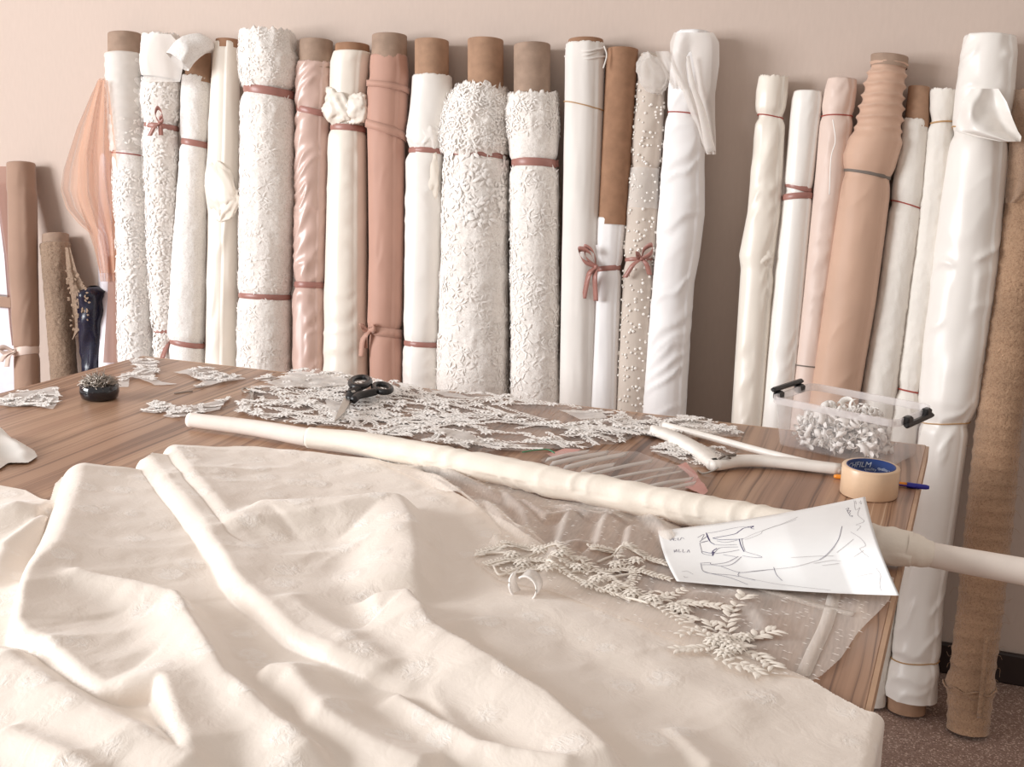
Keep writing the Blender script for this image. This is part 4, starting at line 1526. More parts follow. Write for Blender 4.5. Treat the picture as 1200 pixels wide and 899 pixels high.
lr = thing('long_cloth_roll', 'long cream cloth roll on a white paper tube lying right across the table', 'fabric roll', tuple(pts[7] - (0, 0, rad[7])))
straight = [0, 2]
V = long_tube(0, 2, 40, 32)
a = np.linspace(0, 2 * math.pi, 32, endpoint=False)
inn = V[0] + (pts[0] - V[0]) * .14
deep = inn + (V[6] - V[0])
VV = np.concatenate([[deep, inn], V])
mk('paper_tube', VV.reshape(-1, 3), gridF(len(VV), 32, True), M['papertube'], lr, label='bare white end of the paper tube')
V = long_tube(14, 17, 40, 32, -.0005)
mk('paper_tube', V.reshape(-1, 3), gridF(40, 32, True), M['papertube'], lr, label='bare white tube end sticking out past the table')
V = long_tube(2, 14, 260, 64, 0, lambda s_, a: .003 * (ridged(s_ * 38 + .9 * np.sin(a + 1) + .4 * vn(s_ * 8, a * 0, 0, 4), a * .15, 0, 3) ** 1.5 - .4) * sm((s_ - .12) * 6) + .003 * (fbm(s_ * 12, np.sin(a) * 1.5, np.cos(a) * 1.5, 6, 2) - .5) + .002 * ((a - 2) % 6.283) / 6.283)
cap0 = V[0] + (pts[2] - V[0]) * .15
cap1 = V[-1] + (pts[14] - V[-1]) * .5
V = np.concatenate([[cap0], V, [cap1]])
mk('cloth', V.reshape(-1, 3), gridF(len(V), 64, True), M['roll_cream'], lr)
V = long_tube(14, 15, 14, 40, .0006, lambda s_, a: .0006 * np.sin(a * 3 + s_ * 300))
V = np.concatenate([[V[0] - (pts[15] - pts[14]) / np.linalg.norm(pts[15] - pts[14]) * .012], V, [V[-1] + (pts[15] - V[-1]) * .06]])
mk('clear_tape', V.reshape(-1, 3), gridF(len(V), 40, True), M['roll_cream'], lr, label='tape wound where cloth meets tube')

# ------------------------------------------------------------------ sheer dotted tulle with lace border
tp = [(425, 537), (470, 533), (520, 548), (575, 562), (640, 584), (700, 592), (760, 606), (800, 620), (860, 634), (930, 650), (1000, 664), (1048, 676), (1043, 702), (1030, 716), (1005, 742), (985, 772), (962, 792), (946, 800),
      (900, 795), (850, 782), (790, 758), (700, 722), (640, 700), (585, 690), (556, 668), (556, 652), (588, 640), (570, 615), (520, 585), (470, 560)]
tpoly = pxz(tp, TZ + .004)
WR = []
for q in ([(490, 552), (530, 580), (560, 615), (596, 655)], [(580, 570), (612, 600), (622, 640)], [(640, 590), (668, 596), (655, 640), (640, 680)], [(690, 592), (712, 600), (700, 640), (668, 668)],
          [(752, 600), (770, 615), (790, 640)], [(480, 545), (520, 552), (560, 572), (600, 590)], [(650, 590), (690, 605), (740, 610)], [(640, 660), (670, 640), (700, 636)],
          [(845, 683), (880, 705), (905, 745)], [(600, 582), (640, 607), (690, 600)], [(560, 580), (590, 620), (640, 640)], [(740, 612), (735, 640), (720, 660)], [(790, 690), (850, 700), (930, 730)]):
    WR.append(pxz(q, TZ + .012))


def net_h(x, y):
    h = np.zeros_like(x)
    for i, pl in enumerate(WR):
        sd, fr, _, _ = polydist(x, y, pl)
        end = np.minimum(1, np.minimum(fr, 1 - fr) / .25 + .15)
        k_ = .016 if i < 8 or i > 8 and i < 12 else .008
        h = np.maximum(h, k_ * end * np.exp(-(np.abs(sd) / np.where(sd > 0, .022, .009)) ** 1.8))
    h = h + .004 * fbm(x * 14, y * 14, 0, 5, 2)
    return np.maximum(h, 0) + .002 + ivory_h(x, y)


V, Q = sheet(tpoly, .003, net_h, TZ)
nt = thing('dotted_tulle', 'sheer dotted ivory tulle with a beaded lace border, spread under the sketch', 'tulle', (-.35, 1.5, TZ))
mk('net', V, Q, M['net'], nt)


def on_net(p, lift=.001):
    p = np.asarray(p, float)
    return np.stack([p[:, 0], p[:, 1], TZ + net_h(p[:, 0], p[:, 1]) + lift], 1)


rs = np.random.RandomState(21)
cand = rs.uniform(tpoly.min(0), tpoly.max(0), (2600, 2))
cand = cand[inpoly(cand[:, 0], cand[:, 1], tpoly)][:620]
# rows of little dashes
P = on_net(cand, .0005)
V, Fs = petals(P, np.tile([.95, -.3, 0], (len(P), 1)) + rs.normal(0, .12, (len(P), 3)) * [1, 1, 0], np.tile([0, 0, 1.0], (len(P), 1)), .006, .0016, .1, 0)
mk('dots', V, Fs, M['petal'], nt, kind='stuff')
for q in ([(858, 682), (905, 698), (960, 714), (1000, 724)], [(978, 697), (968, 735), (952, 770), (940, 796)]):
    c = spline(pxz(q), 30)
    mk('woven_band', *strip(on_net(c, .001), .016, np.cross(np.gradient(on_net(c), axis=0), [0, 0, 1.0])), M['net'], nt, label='denser woven band')


def sprig(rs, c, nleaf, L, Wd, ang=.7, lift=.001, hfun=None):
    """leaves on both sides of a stem c (n,2)"""
    t = np.linspace(.02, .98, nleaf)
    i = t * (len(c) - 1)
    P = np.stack([np.interp(i, np.arange(len(c)), c[:, 0]), np.interp(i, np.arange(len(c)), c[:, 1])], 1)
    g = np.gradient(c, axis=0)
    D = np.stack([np.interp(i, np.arange(len(c)), g[:, 0]), np.interp(i, np.arange(len(c)), g[:, 1])], 1)
    D /= np.linalg.norm(D, axis=1)[:, None] + 1e-9
    out = []
    for sgn in (-1, 1):
        a = sgn * (ang + rs.normal(0, .15, nleaf))
        T = np.stack([D[:, 0] * np.cos(a) - D[:, 1] * np.sin(a), D[:, 0] * np.sin(a) + D[:, 1] * np.cos(a), 0 * a], 1)
        Z = hfun(P[:, 0], P[:, 1]) + TZ + lift
        out.append(petals(np.column_stack([P, Z]), T, np.tile([0, 0, 1.0], (nleaf, 1)), L * rs.uniform(.75, 1.25, nleaf), Wd * rs.uniform(.8, 1.2, nleaf), .2))
    return joinarr(out)


def rosette(rs, p, n, L, Wd, hfun, lift=.002):
    a = np.arange(n) * 2 * math.pi / n + rs.rand() * 6
    P = np.column_stack([np.full(n, p[0]), np.full(n, p[1])])
    Z = hfun(P[:, 0], P[:, 1]) + TZ + lift
    return petals(np.column_stack([P, Z]), np.column_stack([np.cos(a), np.sin(a), 0 * a]), np.tile([0, 0, 1.0], (n, 1)), L, Wd, .6)


def fr_h(x, y):
    return np.maximum(net_h(x, y), ivory_h(x, y) + .002)


parts = []
rs = np.random.RandomState(31)
for q, nl, L in (([(556, 660), (580, 652), (610, 649), (650, 652)], 30, .014), ([(570, 672), (600, 664), (640, 664), (690, 676)], 26, .013), ([(590, 680), (640, 672), (690, 690), (740, 706)], 26, .013),
                 ([(650, 655), (690, 668), (730, 690), (770, 712)], 26, .014), ([(690, 655), (730, 650), (780, 660)], 26, .014), ([(700, 672), (740, 668), (785, 678)], 20, .014), ([(720, 655), (742, 672), (730, 692)], 16, .012),
                 ([(765, 690), (790, 715), (812, 726)], 12, .016), ([(790, 706), (820, 708), (852, 712)], 12, .017), ([(775, 700), (800, 694)], 6, .014), ([(740, 700), (775, 716), (800, 735)], 12, .012),
                 ([(862, 752), (852, 735), (858, 716), (872, 704)], 12, .018), ([(862, 752), (885, 745), (905, 742)], 9, .018), ([(850, 752), (838, 738), (832, 730)], 7, .016), ([(866, 760), (888, 770), (905, 784)], 10, .017),
                 ([(850, 760), (820, 765), (795, 768)], 12, .015), ([(852, 768), (875, 785), (890, 794)], 9, .015), ([(830, 752), (815, 742), (800, 748)], 8, .013), ([(838, 775), (862, 785), (884, 788)], 9, .014)):
    c = spline(pxz(q, TZ + .008), 40)
    if L < .015 and nl > 14:
        parts.append(sprig(rs, c, int(nl * 1.5), L * .8, L * .36, .7, .0015, fr_h))
        parts.append(sprig(rs, c + rs.normal(0, .005, (1, 2)), nl, L * .6, L * .26, 1.1, .003, fr_h))
    else:
        parts.append(sprig(rs, c, max(4, int(nl * .85)), L * .95, L * .42, .75, .0015, fr_h))
    Pc = np.column_stack([c, fr_h(c[:, 0], c[:, 1]) + TZ + .002])
for px_, py_ in ((600, 660), (612, 668), (632, 655), (655, 664), (676, 672), (700, 684), (718, 694), (740, 700), (745, 660), (722, 664), (790, 712), (800, 716), (858, 750), (866, 758), (850, 760), (862, 766), (845, 752), (872, 748), (640, 676), (690, 690), (766, 706), (836, 758), (848, 772)):
    p_ = atz(px_, py_, TZ + .008)
    parts.append(rosette(rs, p_, 9, .013, .006, fr_h, .002))
    parts.append(rosette(rs, p_, 6, .009, .005, fr_h, .0045))
V, Fs = joinarr(parts)
mk('lace_border', V, Fs, M['petal_cream'], nt, kind='stuff', label='beaded leaf and flower lace')
b = MB()
for q in ([(556, 660), (580, 656), (600, 660), (615, 668), (600, 676), (585, 682), (578, 672)], [(600, 664), (640, 654), (670, 660), (690, 672), (670, 676)], [(700, 662), (725, 652), (760, 655), (780, 662)], [(710, 678), (740, 672), (756, 664)],
          [(640, 668), (680, 684), (720, 700), (760, 712)]):
    c = spline(pxz(q, TZ + .008), 40)
    b.add(*tube(np.column_stack([c, fr_h(c[:, 0], c[:, 1]) + TZ + .003]), .0016, 6))
b.build('cord', M['petal_cream'], nt, kind='stuff')
# curled ribbon end of the border
c0 = atz(609, 700, TZ + .006)
cv = [c0 + np.array([.016 * (1 - .09 * t) * math.cos(t) + .01, -.008 * t * .0, .020 + .017 * (1 - .09 * t) * math.sin(t)]) for t in np.linspace(2.2, -3.9, 34)]
side = RZ @ np.array([.35, 1.0, 0])
mk('curled_end', *strip(np.array(cv), .024, side), M['white_tulle'], nt, label='curled see-through ribbon end')
mk('curled_edge', *tube(np.array(cv) - side / np.linalg.norm(side) * .012, .0015, 6), M['petal'], nt)

# ------------------------------------------------------------------ big lace panel and the scraps
def leaf_field(poly, hfun, n, rs, L=.014, dirx=(1.0, -.15), lim=.3, slen=(.06, .16), sd=.8, wf=.5):
    parts = []
    lo, hi = poly.min(0), poly.max(0)
    k = 0
    while k < n:
        p = rs.uniform(lo, hi)
        if not inpoly(p[:1], p[1:], poly)[0]:
            continue
        a = math.atan2(dirx[1], dirx[0]) + rs.normal(0, sd) + (math.pi if rs.rand() < .5 else 0)
        ln = rs.uniform(*slen)
        cvt = rs.normal(0, 8)
        t = np.linspace(0, ln, 16)
        aa = a + cvt * t
        c = p + np.stack([np.cumsum(np.cos(aa)), np.cumsum(np.sin(aa))], 1) * ln / 16
        ok = inpoly(c[:, 0], c[:, 1], poly)
        if ok.sum() < 5:
            k += 1
            continue
        c = c[ok]
        parts.append(sprig(rs, c, max(4, int(ln / .007)), L * rs.uniform(.7, 1.3), L * wf, .55, .001, hfun))
        if rs.rand() < .5:
            parts.append(rosette(rs, c[0], 7, L, L * .5, hfun, .002))
        k += 1
    return joinarr(parts)


lo_ = [(272, 482), (296, 458), (330, 446), (346, 434), (420, 441), (500, 456), (600, 467), (680, 477), (735, 487), (790, 489), (830, 497), (872, 513), (810, 515), (745, 512), (722, 519), (690, 526), (640, 529), (560, 531), (480, 516), (400, 501), (310, 491)]
lpoly = pxz(lo_, TZ + .004)


def lace_h(x, y):
    return .002 + .012 * np.maximum(0, ridged(x * 9 + vn(x * 5, y * 5, 0, 2), y * 9, 0, 6) - .45) + .01 * np.maximum(0, fbm(x * 5, y * 5, 0, 12, 2) - .5)


V, Q = sheet(lpoly, .006, lace_h, TZ)
lp = thing('lace_cloth', 'large white leaf lace cloth on net, spread along the back of the table', 'lace', (-.8, 2.1, TZ))
mk('net', V, Q, M['lace_net'], lp)
V, Fs = leaf_field(lpoly, lace_h, 270, np.random.RandomState(41), .0135, sd=.5, wf=.34)
mk('leaf_embroidery', V, Fs, M['petal'], lp, kind='stuff')
for q in ([(346, 437), (400, 443), (420, 450), (330, 455), (312, 452)], [(380, 470), (402, 472), (400, 490), (392, 492)], [(500, 506), (540, 518), (575, 526), (548, 508)], [(500, 455), (540, 462), (562, 470), (520, 466)], [(655, 480), (705, 482), (712, 490), (680, 492)]):
    pp = pxz(q, TZ + .01)
    V, Q = sheet(pp, .005, lambda x, y: lace_h(x, y) + .004 + .005 * vn(x * 40, y * 40, 0, 2), TZ)
    mk('folded_net', V, Q, M['white_tulle'], lp)

scr = [
    ([(-14, 473), (0, 467), (25, 458), (50, 456), (68, 453), (69, 470), (62, 479), (40, 475), (15, 476)], 'white lace scrap at the left table edge, left of the pin dish'),
    ([(150, 421), (165, 420), (184, 424), (185, 436), (177, 441), (190, 447), (211, 450), (182, 451), (160, 444), (152, 442), (151, 453), (136, 453), (142, 439), (153, 438), (160, 431)], 'forked white lace scrap directly behind the pin dish'),
    ([(202, 436), (240, 431), (265, 438), (289, 443), (256, 450), (225, 455), (238, 446), (220, 440)], 'white lace scrap lying before the big wide lace roll'),
    ([(301, 445), (315, 440), (326, 442), (314, 447)], 'tiny white lace snippet just left of the lace panel'),
    ([(166, 482), (185, 469), (203, 476), (204, 481), (182, 484)], 'small triangular lace scrap right of the pin dish'),
    ([(190, 487), (215, 478), (250, 470), (269, 465), (258, 479), (226, 486), (202, 489)], 'long pointed lace scrap behind the left end of the long roll'),
    ([(762, 527), (790, 517), (830, 524), (870, 529), (842, 536), (825, 549), (800, 545), (775, 536)], 'leafy lace scrap under the left arm of the hanger'),
    ([(786, 494), (800, 488), (826, 490), (842, 498), (873, 506), (850, 511), (815, 508)], 'leafy lace scrap behind the bar of the hanger'),
]
for i, (q, lb) in enumerate(scr):
    pp = pxz(q, TZ + .003)
    hf = lambda x, y, i=i: .002 + .010 * np.maximum(0, fbm(x * 24, y * 24, 0, 20 + i, 2) - .4)
    V, Q = sheet(pp, .004, hf, TZ)
    c = pp.mean(0)
    t = thing('lace_scrap', lb, 'lace scrap', (c[0], c[1], TZ), 'lace offcuts on the table')
    mk('net', V, Q, M['white_tulle'] if i < 6 else M['lace_net'], t)
    V, Fs = leaf_field(pp, hf, (26 if i != 3 else 6) if i < 6 else 60, np.random.RandomState(60 + i), .009, lim=.3, slen=(.03, .09))
    mk('leaf_embroidery', V, Fs, M['petal'], t, kind='stuff')

# ------------------------------------------------------------------ pin dish
c = atz(117, 467, TZ)
pd_ = thing('pin_dish', 'round glossy navy magnetic dish heaped with pins', 'pin dish', (c[0], c[1], TZ))
r_ = 22.5 / F * depth(c)
V, Fs = lathe([(0, .001), (r_ * .8, .001), (r_ * .92, .004), (r_ * 1.0, .016), (r_ * .97, .028), (r_ * .9, .032), (r_ * .86, .030), (r_ * .6, .024), (0, .022)], (c[0], c[1], TZ), 48)
mk('dish', V, Fs, M['bowl'], pd_)
rs = np.random.RandomState(2)
b = MB()
for k_ in range(330):
    rr, a = r_ * .78 * math.sqrt(rs.rand()), rs.uniform(0, 6.283)
    hh = .028 + .018 * (1 - (rr / r_) ** 2) * rs.uniform(.5, 1)
    p_ = np.array([c[0] + rr * math.cos(a), c[1] + rr * math.sin(a), TZ + hh])
    d_ = rs.normal(0, 1, 3) * [1, 1, .6] + np.array([math.cos(a), math.sin(a), .5]) * .4
    d_ /= np.linalg.norm(d_)
    if p_[2] - .016 * abs(d_[2]) < TZ + .01: d_[2] *= .3
    b.add(*tube([p_ - d_ * .014, p_ + d_ * .014], .00075, 4))
b.build('pin_heap', M['pin'], pd_, kind='stuff')
b = MB()
for x0, y0, x1, y1 in ((113, 441, 114, 431), (120, 440, 124, 430), (96, 452, 98, 445)):
    b.add(*tube([aty(x0, y0, c[1]), aty(x1, y1, c[1])], .0006, 4))
b.build('upright_pins', M['pin'], pd_, kind='stuff')
# a loose pin on the wood
mk('loose_pin', *tube([atz(204, 461, TZ + .0015), atz(214, 459.5, TZ + .0015), atz(226, 458.5, TZ + .0015)], .0012, 6), M['pin'], label='dark steel pin lying loose on the wood, right of the pin dish', cat='pin', loc=atz(214, 460, TZ))

# ------------------------------------------------------------------ scissors
def flat(poly, z0, z1):
    p0 = [atz(x, y, (z0 + z1) / 2) for x, y in poly]
    n = len(p0)
    V = [(p[0], p[1], z0) for p in p0] + [(p[0], p[1], z1) for p in p0]
    return np.array(V), [tuple(range(n - 1, -1, -1)), tuple(range(n, 2 * n))] + [(i, (i + 1) % n, n + (i + 1) % n, n + i) for i in range(n)]


sz = TZ + .022
sc = thing('tailor_shears', 'black-handled tailor shears lying on the lace panel', 'scissors', tuple(atz(411, 468, TZ + .012)))
mk('blade', *flat([(392, 494), (396, 483), (403, 467), (411, 466), (409, 474), (403, 484), (396, 491)], sz, sz + .0025), M['steel'], sc, smooth=False, label='broad steel blade')
mk('blade', *flat([(392.5, 494), (400, 488), (409, 476), (414.5, 468), (410, 467), (401, 482)], sz - .005, sz - .001), M['pin'], sc, smooth=False, label='darker lower blade')


def ring(cx_, cy_, rx, ry, tilt, z, r, n=40):
    a = np.linspace(0, 2 * math.pi, n, endpoint=False)
    return np.array([atz(cx_ + rx * math.cos(t) * math.cos(tilt) - ry * math.sin(t) * math.sin(tilt), cy_ + rx * math.cos(t) * math.sin(tilt) + ry * math.sin(t) * math.cos(tilt), z) for t in a])


b = MB()
b.add(*tube(ring(422, 448, 11.2, 5.6, -.12, sz + .012, .006), .0065, 10, True))
b.add(*tube(spline([atz(409, 462, sz + .004), atz(417, 457, sz + .008), atz(424, 453.5, sz + .010), atz(432, 449, sz + .012)], 16), .0075, 10))
b.add(*flat([(405, 465.5), (408, 458), (413, 453.5), (420, 456), (419, 462), (413, 468)], sz - .001, sz + .008))
b.build('handle', M['black'], sc, label='round black handle')
b = MB()
b.add(*tube(ring(448, 455, 10.2, 4.4, .14, sz + .006, .006), .0065, 10, True))
b.add(*tube(spline([atz(414, 469, sz + .002), atz(420, 464, sz + .005), atz(430, 461.5, sz + .005), atz(440, 459, sz + .006)], 16), .008, 10))
b.build('handle', M['black'], sc, label='long black handle')
p = atz(412, 459, sz + .008)
V, Fs = lathe([(0, 0.003), (.006, .003), (.0085, 0.0), (.0085, -.004)], p, 20)
mk('pivot_screw', V, Fs, M['steel'], sc)

# thread snips half under the lace
sn = thing('thread_snips', 'small steel snips with two finger loops at the corner of the lace panel', 'scissors', tuple(atz(295, 459, TZ)))
mk('finger_loop', *tube(ring(289, 457.5, 5.2, 2.2, .1, TZ + .006, .002), .0022, 8, True), M['pin'], sn)
mk('finger_loop', *tube(ring(302, 457.5, 5.0, 2.2, -.1, TZ + .006, .002), .0022, 8, True), M['pin'], sn)
mk('blade', *tube([atz(293, 459, TZ + .006), atz(295.5, 464, TZ + .005), atz(293, 472, TZ + .004)], [.0026, .003, .001], 8), M['steel'], sn)
mk('blade', *tube([atz(298, 459, TZ + .006), atz(295.5, 464, TZ + .007), atz(297, 472, TZ + .004)], [.0026, .003, .001], 8), M['steel'], sn)

# ------------------------------------------------------------------ white hanger
hg = thing('clothes_hanger', 'white painted clothes hanger lying by the plastic tub', 'hanger', tuple(atz(850, 540, TZ)))


def flat_tube(P, wid, hgt, k=14):
    P = np.asarray(P, float)
    n = len(P)
    T, N, B = frames(P)
    a = np.linspace(0, 2 * math.pi, k, endpoint=False)
    w_, h_ = np.broadcast_to(wid, (n,)), np.broadcast_to(hgt, (n,))
    ca, sa = np.sign(np.cos(a)) * np.abs(np.cos(a)) ** .7, np.sign(np.sin(a)) * np.abs(np.sin(a)) ** .7
    V = P[:, None] + (w_[:, None, None] * ca[None, :, None]) * N[:, None] + (h_[:, None, None] * sa[None, :, None]) * np.array([0, 0, 1.0])
    return V.reshape(-1, 3), [tuple(f) for f in gridF(n, k, True)] + [tuple(range(k - 1, -1, -1)), tuple(range((n - 1) * k, n * k))]


arm = spline([atz(x, y, TZ + .012) for x, y in ((764, 503.5), (778, 508), (795, 515), (815, 526), (830, 537), (838, 545))], 40)
mk('shoulder_arm', *flat_tube(arm, np.interp(np.linspace(0, 1, 40), [0, .05, .15, .8, 1], [.006, .011, .015, .017, .014]), .0095), M['hanger'], hg)
arm = spline([atz(x, y, TZ + .012) for x, y in ((832, 545), (845, 543), (862, 540.5), (890, 540), (930, 543.5), (985, 550))], 40)
mk('shoulder_arm', *flat_tube(arm, np.interp(np.linspace(0, 1, 40), [0, .1, .9, 1], [.012, .018, .014, .011]), .0095), M['hanger'], hg)
mk('trouser_bar', *tube(spline([atz(x, y, TZ + .011) for x, y in ((778, 498), (830, 512), (900, 531), (986, 552))], 30), .0068, 12), M['hanger'], hg)
b = MB()
b.add(*tube(spline([atz(842, 538, TZ + .022), atz(850, 534.5, TZ + .026), atz(862, 533, TZ + .023)], 10), .0022, 6))
b.add(*tube(spline([atz(846, 532, TZ + .022), atz(852, 535.5, TZ + .026), atz(856, 537, TZ + .023)], 10), .0022, 6))
b.build('metal_bracket', M['grey'], hg)
mk('hook', *tube(spline([atz(842, 548, TZ + .014), atz(835, 552, TZ + .008), atz(824, 555, TZ + .003), atz(818, 552, TZ + .002)], 20), .0018, 8), M['steel'], hg)

# ------------------------------------------------------------------ clear bag with rose card
bgp = pxz([(632, 539), (660, 531), (690, 528), (715, 529), (745, 531), (770, 540), (800, 551), (818, 562), (812, 572), (780, 580), (740, 573), (690, 561), (650, 549)], TZ + .008)
bag_t = thing('clear_bag', 'crinkled clear plastic bag with rose card inside, behind the long roll', 'bag', (bgp.mean(0)[0], bgp.mean(0)[1], TZ))


def bag_h(x, y):
    u_ = x * .25 + y * 1.0
    return .006 + .010 * ridged(u_ * 17, x * 1.5, 0, 3) ** 2 + .004 * fbm(x * 20, y * 20, 0, 5)


V, Q = sheet(bgp, .004, bag_h, TZ)
mk('film', V, Q, M['bag'], bag_t)
for q in ([(640, 533), (660, 527), (682, 528), (672, 533), (650, 538)], [(793, 548), (804, 544), (815, 556), (830, 578), (824, 582), (800, 572), (808, 560)]):
    pp = pxz(q, TZ + .006)
    V, Q = sheet(pp, .004, lambda x, y: .006 + .006 * vn(x * 30, y * 30, 0, 4), TZ)
    mk('card', V, Q, M['pinkcard'], bag_t, label='rose pink card')
b = MB()
rs = np.random.RandomState(8)
for x0, y0, x1, y1 in ((645, 544, 712, 531), (660, 549, 735, 532), (680, 554, 720, 545), (690, 557, 765, 540), (715, 561, 790, 548), (735, 567, 800, 552), (752, 572, 812, 561), (772, 577, 815, 566), (640, 539, 690, 529)):
    c_ = spline([atz(x0, y0, TZ + .02), atz((x0 + x1) / 2, (y0 + y1) / 2 - 1, TZ + .024), atz(x1, y1, TZ + .018)], 12)
    b.add(*strip(c_, rs.uniform(.006, .016), (.2, 1, .5)))
b.build('pleats', M['white_tulle'], bag_t, kind='stuff', label='whitish pleat creases')
mk('green_thread', *tube(spline([atz(612, 530, TZ + .014), atz(628, 527.5, TZ + .016), atz(642, 527, TZ + .016), atz(650, 531, TZ + .014)], 20), .0011, 6), M['green'], label='snip of green thread lying behind the clear bag', cat='thread', loc=atz(632, 528, TZ))

# ------------------------------------------------------------------ plastic tub with lace scraps
nl, nr = atz(908, 523, TZ)[:2], atz(1040, 553, TZ)[:2]
ax = (nr - nl)
LX = np.linalg.norm(ax)
ax /= LX
ay = np.array([-ax[1], ax[0]])
LY = abs((atz(1084, 536, TZ)[:2] - nr) @ ay)
LY = max(LY, .135)
TH = .098
tc_ = nl + ax * LX / 2 + ay * LY / 2
tub = thing('plastic_tub', 'clear plastic tub with black clip handles on the table corner', 'tub', (tc_[0], tc_[1], TZ))


def rrect(lx, ly, r, n=6):
    P = []
    for cx_, cy_, a0 in ((lx / 2 - r, ly / 2 - r, 0), (-lx / 2 + r, ly / 2 - r, 90), (-lx / 2 + r, -ly / 2 + r, 180), (lx / 2 - r, -ly / 2 + r, 270)):
        for k_ in range(n + 1):
            a = math.radians(a0 + 90 * k_ / n)
            P.append((cx_ + r * math.cos(a), cy_ + r * math.sin(a)))
    return np.array(P)


def ringsxy(levels):
    V = []
    for lx, ly, r, z in levels:
        q = rrect(lx, ly, r)
        V.append(np.column_stack([tc_ + q[:, :1] * ax + q[:, 1:] * ay, np.full(len(q), TZ + z)]))
    return np.concatenate(V), len(V[0])


g = .016
lv = [(LX - .02, LY - .02, .01, .0015), (LX - .004, LY - .004, .016, .004), (LX + g, LY + g, .018, TH - .012), (LX + g - .003, LY + g - .003, .017, TH - .012), (LX - .007, LY - .007, .014, .006), (LX - .022, LY - .022, .01, .0035)]
V, k_ = ringsxy(lv)
Fs = [tuple(f) for f in gridF(len(lv), k_, True)] + [tuple(range(k_ - 1, -1, -1)), tuple(range((len(lv) - 1) * k_, len(lv) * k_))]
mk('tub_body', V, Fs, M['tub'], tub)
lv = [(LX + g - .002, LY + g - .002, .017, TH - .013), (LX + g + .008, LY + g + .008, .02, TH - .013), (LX + g + .009, LY + g + .009, .02, TH), (LX + g + .001, LY + g + .001, .017, TH), (LX + g - .002, LY + g - .002, .017, TH - .013)]
V, k_ = ringsxy(lv)
mk('rim', V, gridF(len(lv), k_, True), M['tub_rim'], tub, smooth=False, label='thick pale rim')


def tubp(a, b_, z):
    q = tc_ + ax * a + ay * b_
    return np.array([q[0], q[1], TZ + z])


ra = math.atan2(ax[1], ax[0])
for sgn in (-1, 1):
    X0 = sgn * (LX / 2 + g / 2 + .008)
    b = MB()
    zz = TH + .006 if sgn < 0 else TH - .012
    b.add(*box(tubp(X0 + sgn * .004, 0, zz), (.011, LY * .84, .009), ra, .003))
    for q in (-1, 1):
        b.add(*box(tubp(X0 - sgn * .001, q * LY * .30, TH - .006), (.015, LY * .16, .016), ra, .003))
    b.build('clip_handle', M['black'], tub, smooth=False, label='black clip handle')

# curled lace offcuts inside
rs = np.random.RandomState(77)
hp = thing('lace_offcut_heap', 'heap of curly ivory lace offcuts filling the clear tub', 'lace scraps', (tc_[0], tc_[1], TZ + .006))
hp['kind'] = 'stuff'
b = MB()
for k_ in range(260):
    a_, b2 = rs.uniform(-.42, .34) * (LX - .03), rs.uniform(-.44, .44) * (LY - .03)
    zmax = .084 * (1 - .45 * abs(a_ / (LX / 2)) ** 2) * (.75 if a_ > LX * .2 else 1)
    z_ = rs.uniform(.012, zmax)
    rr = rs.uniform(.006, .015)
    turns = rs.uniform(3, 8)
    tt = np.linspace(0, turns, 20)
    e1 = rs.normal(0, 1, 3); e1 /= np.linalg.norm(e1)
    e2 = np.cross(e1, rs.normal(0, 1, 3)); e2 /= np.linalg.norm(e2)
    e3 = np.cross(e1, e2)
    P = tubp(a_, b2, z_) + rr * (np.cos(tt)[:, None] * e1 + np.sin(tt)[:, None] * e2) * np.linspace(1, .5, 20)[:, None] + e3 * np.linspace(-.008, .008, 20)[:, None]
    loc = (P[:, :2] - tc_) @ np.stack([ax, ay], 1)
    lim = np.array([LX / 2 - .008, LY / 2 - .008])
    loc = np.clip(loc, -lim, lim)
    P = np.column_stack([tc_ + loc[:, :1] * ax + loc[:, 1:] * ay, np.maximum(P[:, 2], TZ + .008)])
    b.add(*strip(P, rs.uniform(.005, .013), e3 + rs.normal(0, .2, 3)))
o = b.build('curled_strips', M['petal'], hp, kind='stuff')
pa, lo2 = [], None
n = 700
P = np.array([tubp(rs.uniform(-.44, .36) * (LX - .03), rs.uniform(-.46, .46) * (LY - .03), 0) for _ in range(n)])
P[:, 2] = TZ + rs.uniform(.008, .062, n)
N = rs.normal(0, 1, (n, 3)); N /= np.linalg.norm(N, axis=1)[:, None]
V, Fs = petals(P, rs.normal(0, 1, (n, 3)), N, .013, .008, .5)
mk('lace_bits', V, Fs, M['petal'], hp, kind='stuff')

# ------------------------------------------------------------------ tape roll
c = atz(1021, 545.5, TZ + .05)
r_ = 33.0 / F * depth(c)
tr_ = thing('tape_roll', 'roll of beige packing tape with a blue printed core', 'tape', (c[0], c[1], TZ))
V, Fs = lathe([(r_ * .85, .001), (r_ * .98, .001), (r_, .002), (r_, .048), (r_ * .985, .0495), (r_ * .85, .0495)], (c[0], c[1], TZ), 72)
mk('wound_tape', V, Fs, M['tape'], tr_)
V, Fs = lathe([(r_ * .82, .0005), (r_ * .852, .0005), (r_ * .852, .0502), (r_ * .82, .0502), (r_ * .82, .0005)], (c[0], c[1], TZ), 72)
mk('card_core', V, Fs, M['tape_core'], tr_, label='blue card core')


def text_mesh(body, size):
    cu = bpy.data.curves.new('print', 'FONT')
    cu.body = body
    cu.size = size
    cu.resolution_u = 2
    o = bpy.data.objects.new('print', cu)
    COL.objects.link(o)
    dg = bpy.context.evaluated_depsgraph_get()
    me = o.evaluated_get(dg).to_mesh()
    V = np.array([v.co[:] for v in me.vertices])
    Fs = [tuple(p.vertices) for p in me.polygons]
    o.evaluated_get(dg).to_mesh_clear()
    bpy.data.objects.remove(o)
    bpy.data.curves.remove(cu)
    return V, Fs


